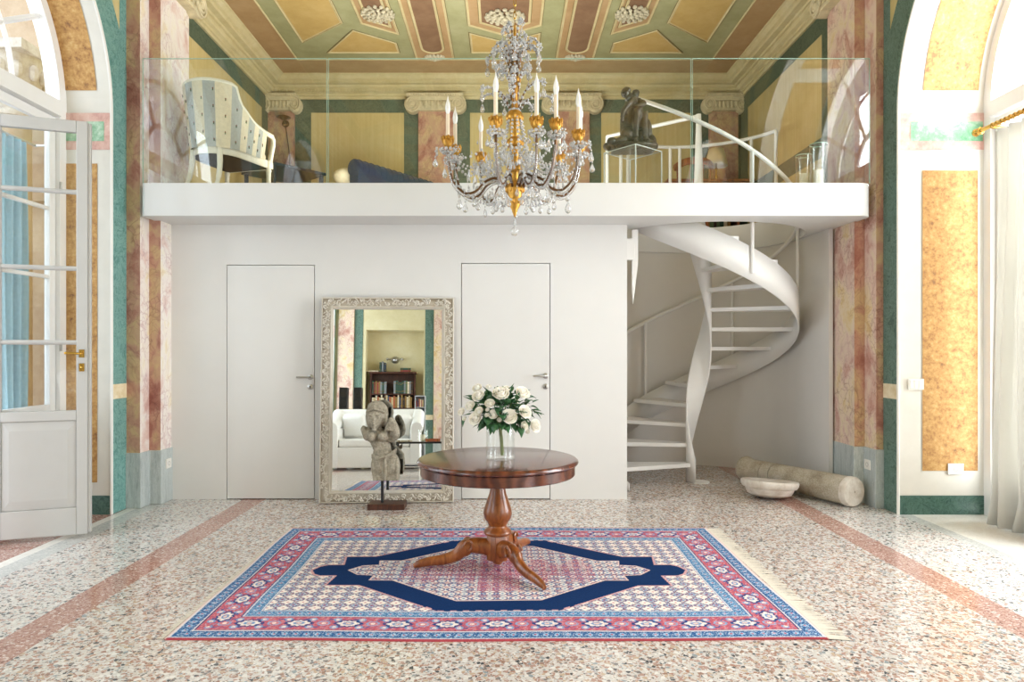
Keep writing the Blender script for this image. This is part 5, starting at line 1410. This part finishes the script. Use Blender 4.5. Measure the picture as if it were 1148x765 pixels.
while x < 2.42 + .74:
    w = r_.uniform(.03, .055); ci = r_.randrange(12)
    if 2.55 < x < 3.2: book((x + w / 2, 9.84, G + .056), w, .17, r_.uniform(.36, .46), ci, '%s book, %s from the left on the gallery low bookcase' % (BNAME[ci], ORD[k % 24]), 'books on the gallery low bookcase'); k += 1
    x += w + .002

# small wall sconce on the corner pilaster
sc_ = thing('wall_sconce', 'small dark wall sconce with hanging cable on the left corner pilaster', 'wall lamp', (fx(320.5, 10.03), 10.028, fz(139, 10.03)))
MB().lathe([(.0, .0), (.05, .0), (.05, -.012), (.0, -.014)], 16, M=RX(PI / 2) @ SC(1, 1, -1)).build('wall_plate', 'bronze_wire', sc_)
MB().tube([(0, -.01, 0), (0, -.08, -.01), (0, -.1, .02)], .008, 6).lathe([(.02, .02), (.06, .05), (.1, .06), (.095, .068), (.0, .04)], 16, (0, -.1, 0)).build('lamp_cup', 'bronze_wire', sc_)
MB().tube(smoothpath([(0, -.012, -.02), (.03, -.012, -.25), (.06, -.012, -.5), (.055, -.012, -.8)]), .006, 5).build('cable', 'bronze_wire', sc_)

# ================================================================== CURTAINS
RODX = 4.0
rod = thing('curtain_rod', 'brass curtain rod with turned finial at the right window', 'curtain rod', (RODX, 0, fz(147, 5.86)))
MB().tube([(0, 5.84, 0), (0, 3.2, 0)], .017, 12).build('pole', 'brass', rod)
MB().lathe([(.017, 0), (.03, .006), (.03, .02), (.02, .03), (.032, .05), (.034, .07), (.022, .09), (.0, .1)], 16, M=T(0, 5.84, 0) @ RX(-PI / 2)).build('finial', 'brass', rod)
for y in (5.74, 3.4): MB().tube([(0, y, 0), (.14, y, -.01), (.20, y, -.01)], .012, 8).lathe([(.04, 0), (.04, .012)], 14, M=T(.20, y, -.01) @ RY(PI / 2)).build('bracket', 'brass', rod)
rm = MB()
for k in range(12):
    y = 5.70 - k * .05; rm.tube([(.024 * math.cos(a), y, -.006 + .024 * math.sin(a)) for a in np.linspace(0, 2 * PI, 15)[:-1]], .0035, 5, closed=True)
rm.build('rings', 'brass', rod)
def curtain(name, label, x0, y0, y1, ztop, zbot, nf, amp, mat, puddle=.0, spread=.0):
    m = MB(); rows = []; nu, nv = nf * 16, 26; r_ = random.Random(8); ph_ = [r_.uniform(-.5, .5) for _ in range(nf + 2)]
    for j in range(nv + 1):
        tv = j / nv; row = []
        for i in range(nu + 1):
            tu = i / nu; fr = tu * nf; k = int(fr); a = fr * 2 * PI + ph_[k] * math.sin(tv * 3) * .6
            A = amp * (.55 + .75 * tv) * (1 + .3 * ph_[k])
            y = y0 + (y1 - y0) * tu * (1 + spread * tv * tv) + .018 * math.sin(a * .5 + tv * 3) * tv
            x = x0 + A * math.sin(a) + .012 * math.sin(tv * 5 + k) - puddle * max(0, tv - .93) * 12 * (.4 + .6 * abs(math.sin(fr * 1.7)))
            y += puddle * max(0, tv - .93) * 6 * math.cos(fr * 2.1)
            z = ztop + (zbot - ztop) * tv
            if tv == 1: z = zbot + .012 * abs(math.sin(a * .5))
            row.append((x, y, z))
        rows.append(row)
    m.grid(rows); o = m.build(name, mat, solid=.004); return tag(o, label, 'curtain')
curtain('curtain', 'cream linen curtain hanging in folds at the right window', RODX + .06, 5.76, 5.02, fz(147, 5.86) - .035, .012, 6, .085, 'linen', .05, .10)
o = curtain('curtain', 'pale blue curtain hanging outside the left French window', -4.10, 5.95, 5.62, 3.2, .05, 4, .035, 'bluecloth')
bt = thing('curtain_rail', 'short rail carrying the pale blue curtain outside the left window', 'curtain rail', (-4.10, 0, 3.215))
MB().tube([(0, 6.09, 0), (0, 5.0, 0)], .012, 8).build('pole', 'chrome', bt); MB().tube([(0, 6.075, 0), (.175, 6.075, 0)], .01, 6).build('bracket', 'chrome', bt)

# ================================================================== SWITCHES AND SOCKETS
def plate(name, label, cx, cz_, y, w, hh, kind):
    o = thing(name, label, 'socket' if kind == 'socket' else 'switch', (cx, y, cz_))
    MB().box(-w / 2, w / 2, -.009, .0, -hh / 2, hh / 2).build('plate', 'plastic', o, bevel=.002)
    if kind == 'socket':
        MB().lathe([(.021, -.0005), (.021, .0105), (.017, .0105), (.016, .004), (.0, .004)], 20, M=RX(PI / 2)).build('socket_well', 'chrome', o)
        MB().lathe([(.005, .004), (.005, .0075), (0, .0075)], 8, (-.008, 0, 0), M=RX(PI / 2)).lathe([(.005, .004), (.005, .0075), (0, .0075)], 8, (.008, 0, 0), M=RX(PI / 2)).build('pin_holes', 'void', o)
    else:
        for k in range(3):
            MB().box(-w * .42 + k * w * .285, -w * .42 + k * w * .285 + w * .26, -.0125, -.008, -hh * .38, hh * .38).build('rocker', 'plastic', o, bevel=.0015)
    return o
yj = ARCH[0] + AR - .0105
plate('light_switch', 'white light switch plate on the right arch jamb', fx(1026.5, yj), fz(431, yj), yj, .135, .095, 'switch')
plate('wall_socket', 'white wall socket at the bottom of the right ochre panel', fx(1071, yj), fz(526, yj), yj, .135, .095, 'socket')
o = plate('wall_socket', 'white wall socket low on the grey plinth of the right pilaster', 0, fz(521, 6.40), 0, .105, .09, 'socket')
o.location = (3.352 - .0125, 6.40, fz(521, 6.40)); o.rotation_euler = (0, 0, -PI / 2)
o = plate('wall_socket', 'white wall socket on the grey plinth of the left pilaster', 0, .31, 0, .10, .09, 'socket')
o.location = (-3.187 + .0125, 6.56, .36); o.rotation_euler = (0, 0, PI / 2)

# ================================================================== WHAT THE MIRROR SHOWS
YS = .25                                    # sofa front
xl, xr = mir(366, 500, YS).x, mir(472, 500, YS).x
sf = thing('sofa', 'white slipcovered two-seat sofa seen in the mirror', 'sofa', ((xl + xr) / 2, YS, 0))
hwS = (xr - xl) / 2; zb_ = min(1.12, mir(420, 458, YS - .9).z); za_ = min(.86, mir(384, 471, YS - .1).z)
MB().box(-hwS + .04, hwS - .04, -.88, .0, .03, .40).build('skirted_base', 'whitecloth', sf, bevel=.02, seg=3)
m = MB(); m.box(-hwS + .02, hwS - .02, -.98, -.74, .38, zb_ - .085); m.tube([(-hwS + .02, -.90, zb_ - .085), (hwS - .02, -.90, zb_ - .085)], .085, 16); m.build('backrest', 'whitecloth', sf, bevel=.04, seg=3)
for s_ in (-1, 1):
    x0 = s_ * (hwS - .11)
    m = MB(); m.box(x0 - .09, x0 + .09, -.92, .02, .03, za_ - .115); m.tube([(x0 + s_ * .03, -.90, zb_ - .09), (x0 + s_ * .03, -.55, za_ - .02), (x0 + s_ * .03, -.2, za_ - .09), (x0 + s_ * .03, .03, za_ - .115)], .115, 16)
    m.build('armrest', 'whitecloth', sf, bevel=.02, seg=3)
for s_ in (-1, 1): MB().box(min(s_ * .01, s_ * (hwS - .21)), max(s_ * .01, s_ * (hwS - .21)), -.75, .01, .40, .55).build('seat_cushion', 'whitecloth', sf, bevel=.04, seg=3)
for s_ in (-1, 1):
    cu = MB(); cu.box(-.22, .22, -.07, .07, -.21, .21, 0, T(s_ * (hwS - .42), -.56, .80) @ RZ(-s_ * .35) @ RX(-.25))
    o = tag(cu.build('throw_pillow', 'whitecloth', bevel=.06, seg=3), 'white square pillow at the mirrored sofa arm beside the %s' % ('black speakers' if s_ < 0 else 'disc rack'), 'pillow'); o.location = ((xl + xr) / 2, YS, 0)
# bookcase in the niche
YBk = YN + .36
bxl, bxr = mir(413.5, 430, YBk).x, mir(467, 430, YBk).x; bzt = mir(440, 417, YBk).z
bk = thing('bookcase', 'dark wooden bookcase in the niche seen in the mirror', 'bookcase', ((bxl + bxr) / 2, YBk - .17, 0)); bw2 = (bxr - bxl) / 2
MB().box(-bw2 + .03, -bw2 + .07, -.15, .15, 0, bzt - .04).box(bw2 - .07, bw2 - .03, -.15, .15, 0, bzt - .04).box(-bw2 + .07, bw2 - .07, -.15, -.13, 0, bzt - .04).build('carcass', 'darkwood', bk)
MB().box(-bw2, bw2, -.17, .18, bzt - .05, bzt).build('top', 'darkwood', bk, bevel=.01)
z1 = mir(440, 441.5, YBk).z; z2 = mir(440, 457.5, YBk).z
for z in (z1, z2, z2 - .42, .08): MB().box(-bw2 + .07, bw2 - .07, -.13, .15, z - .03, z).build('shelf', 'darkwood', bk)
bcx = (bxl + bxr) / 2
def row(z, hmin, hmax, seed, group, place, gaps=()):
    r_ = random.Random(seed); x = -bw2 + .085; k = 0
    while x < bw2 - .14:
        w = r_.uniform(.038, .062)
        if any(a < x < b for a, b in gaps): x += w; continue
        ci = r_.randrange(12)
        if seed == 44: ci = r_.choice((3, 4, 8, 8, 4, 7, 2, 5))
        if seed == 31 and x > 0.02 and x < .25: ci = 1
        book((bcx + x + w / 2, YBk - .12, z), w, .18, r_.uniform(hmin, hmax), ci, '%s book, %s along the %s' % (BNAME[ci], ORD[k % 24], place), group, sgn=1); k += 1; x += w + .002
row(z1, .30, .36, 31, 'books on the bookcase upper shelf', 'upper shelf of the mirrored bookcase', gaps=((-.18, -.02),))
row(z2, .26, .36, 44, 'books on the bookcase second shelf', 'second shelf of the mirrored bookcase')
for k, (px, ci, w, hh) in enumerate(((426, 1, .05, .26), (428.6, 6, .05, .28), (431.3, 9, .045, .25))):
    book((mir(px, 415, YBk).x, YBk - .17, bzt + .002), w, .19, hh, ci, '%s upright book, %s of the three on top of the bookcase' % (BNAME[ci], ORD[k]), 'upright books on top of the bookcase', sgn=1)
for k, (ci, z) in enumerate(((11, .0), (1, .055))):
    book((mir(454.5, 415, YBk).x + .14, YBk - .17, bzt + .028 + z), .05, .19, .28, ci, '%s flat book of the short pile on top of the bookcase' % BNAME[ci], 'flat books on top of the bookcase', rot=(0, -PI / 2, 0), sgn=1)
book((mir(418, 415, YBk).x + .14, YBk - .15, bzt + .021), .035, .22, .33, 4, 'cream book lying flat at the end of the bookcase top', 'flat books on top of the bookcase', rot=(0, -PI / 2, 0), sgn=1)
wl = thing('wall_light', 'chrome wall light in the niche above the bookcase', 'wall lamp', (mir(443, 404, YN).x, YN, mir(443, 404, YN).z))
MB().lathe([(.0, 0), (.10, 0), (.09, .04), (.04, .08), (.0, .09)], 20, M=RX(-PI / 2)).build('wall_plate', 'chrome', wl)
MB().tube([(-.2, .07, .02), (.2, .07, .02)], .018, 10).ball((-.2, .07, .02), .035, 10, 8).ball((.2, .07, .02), .035, 10, 8).build('lamp_arm', 'chrome', wl)
# tower speakers and CD shelf
for (px, yy, lab) in ((385.5, -2.6, 'black tower speaker seen at the left edge of the mirror'), (401.5, -2.9, 'black tower speaker nearer the bookcase in the mirror')):
    x = mir(px, 450, yy).x; hh = mir(px, 435, yy).z
    sk = thing('tower_speaker', lab, 'speaker', (x, yy, 0), 0, 'tower speakers')
    MB().box(-.09, .09, -.14, .14, .03, hh).build('cabinet', 'black', sk, bevel=.01); MB().box(-.13, .13, -.17, .17, 0, .03).build('base', 'black', sk)
    m = MB()
    for z in (hh - .15, hh - .35, hh - .55): m.lathe([(.0, .01), (.03, .0), (.065, .008), (.07, .0)], 18, M=T(0, .14, z) @ RX(-PI / 2))
    m.build('drivers', 'void', sk)
yc_ = -1.35; cx0, cx1 = mir(465, 470, yc_).x, mir(477, 470, yc_).x; czt = mir(470, 444, yc_).z
cs = thing('media_rack', 'narrow pale grey metal rack of discs behind the sofa in the mirror', 'shelf', ((cx0 + cx1) / 2, yc_, 0)); cw = (cx1 - cx0) / 2
MB().box(-cw, -cw + .02, -.1, .1, 0, czt).box(cw - .02, cw, -.1, .1, 0, czt).box(-cw + .02, cw - .02, -.1, -.09, 0, czt).box(-cw + .02, cw - .02, -.1, .1, czt - .02, czt).build('carcass', 'metal_shelf', cs)
r_ = random.Random(6); nsh = 6; shz = [czt - .02 - (k + 1) * .215 for k in range(nsh)]
for k, z in enumerate(shz):
    MB().box(-cw + .02, cw - .02, -.09, .1, z - .012, z).build('shelf', 'metal_shelf', cs)
for k, z in enumerate(shz[:4]):
    x = -cw + .026; j = 0
    while x < cw - .045:
        w = r_.uniform(.016, .03); ci = r_.choice((2, 3, 4, 7, 8, 10, 11))
        b = tag(MB().box(0, w - .001, -.06, .07, 0, r_.uniform(.13, .17)).build('disc_case', 'book%d' % ci), '%s disc case, %s along the rack shelf %s from the top' % (BNAME[ci], ORD[j], ORD[k]), 'disc case', 'disc cases on the metal rack')
        b.location = ((cx0 + cx1) / 2 + x, yc_, z + .001); x += w; j += 1
# coffee table with glass top, things on it
yt = 1.05; tx0, tx1 = mir(444, 495, yt).x, mir(512, 495, yt).x; tzt = mir(460, 495.5, yt).z
ct = thing('coffee_table', 'low black metal coffee table before the sofa in the mirror', 'table', ((tx0 + tx1) / 2, yt, 0)); tw = (tx1 - tx0) / 2
MB().box(-tw, tw, -.28, .28, tzt - .03, tzt).build('tabletop', 'black', ct, bevel=.004); MB().box(-tw + .03, tw - .03, -.25, .25, .10, .115).build('lower_shelf', 'black', ct)
for sx in (-1, 1):
    for sy in (-1, 1): MB().box(sx * (tw - .02) - .018, sx * (tw - .02) + .018, sy * .26 - .018, sy * .26 + .018, 0, tzt - .03).build('leg', 'black', ct)
xh = mir(474, 490, yt).x
hg = thing('hurricane_glass', 'glass candle holder on the coffee table in the mirror', 'candle holder', (xh, yt - .05, tzt + .001))
MB().lathe([(.0, 0), (.08, 0), (.085, .2), (.08, .2), (.075, .01), (.0, .01)], 28).build('glass_body', 'vase', hg)
tag(MB().lathe([(.0, 0), (.045, 0), (.045, .11), (.0, .11)], 20, (xh, yt - .05, tzt + .012)).build('pillar_candle', 'wax'), 'ivory candle in the glass on the mirrored coffee table', 'candle')
book((mir(487, 493, yt).x + .1, yt + .05, tzt + .026), .05, .2, .25, 7, 'rust book lying flat on the mirrored coffee table', 'books on the coffee table', rot=(0, -PI / 2, 0), sgn=1)
book((mir(453, 493, yt).x + .14, yt + .0, tzt + .0135), .025, .2, .27, 4, 'cream magazine lying flat on the mirrored coffee table', 'books on the coffee table', rot=(0, -PI / 2, 0), sgn=1)

# ================================================================== LIGHT
wd_ = bpy.data.worlds.new('daylight'); sc.world = wd_; wd_.use_nodes = True
nt = wd_.node_tree; bg = nt.nodes['Background']; bg.inputs[0].default_value = (.82, .91, 1.0, 1); bg.inputs[1].default_value = WORLD
def window_light(name, x, yc, sx, power, col, sy=2.8, zz=2.5, sz=4.6):
    l = bpy.data.lights.new(name, 'AREA'); l.shape = 'RECTANGLE'; l.size = sz; l.size_y = sy; l.energy = power; l.color = col
    o = bpy.data.objects.new(name, l); C.objects.link(o); o.location = (x, yc, zz); o.rotation_euler = (0, PI / 2 * sx, 0); return o
for i, yc in enumerate(ARCH):
    window_light('window_daylight_right', 4.75, yc, 1, PR[i], (.93, .965, 1.0))
    window_light('window_daylight_left', -4.75 if i else -4.7, yc, -1, PL[i], (.80, .90, 1.0))

def fill_light(name, loc, sx, sy, power, rx):
    l = bpy.data.lights.new(name, 'AREA'); l.shape = 'RECTANGLE'; l.size = sx; l.size_y = sy; l.energy = power; l.color = (1.0, .96, .90)
    o = bpy.data.objects.new(name, l); C.objects.link(o); o.location = loc; o.rotation_euler = (PI - rx, 0, 0); return o
fill_light('added_gallery_fill', (-.5, 7.1, SLZ1 + .03), 2.9, .3, FILL, .6)  # unseen fill lamp added behind the slab edge to brighten the gallery
vsn = sc.view_settings; vsn.view_transform = 'Standard'; vsn.look = 'None'; vsn.gamma = 1.0; vsn.use_curve_mapping = False; vsn.exposure = EXPO
cy = sc.cycles
cy.use_denoising = True
try: cy.denoiser = 'OPENIMAGEDENOISE'
except Exception: pass
cy.max_bounces = 12; cy.diffuse_bounces = 5; cy.glossy_bounces = 5; cy.transmission_bounces = 8; cy.transparent_max_bounces = 24
cy.caustics_reflective = False; cy.caustics_refractive = False; cy.sample_clamp_indirect = 8; cy.use_adaptive_sampling = True; cy.adaptive_threshold = .01
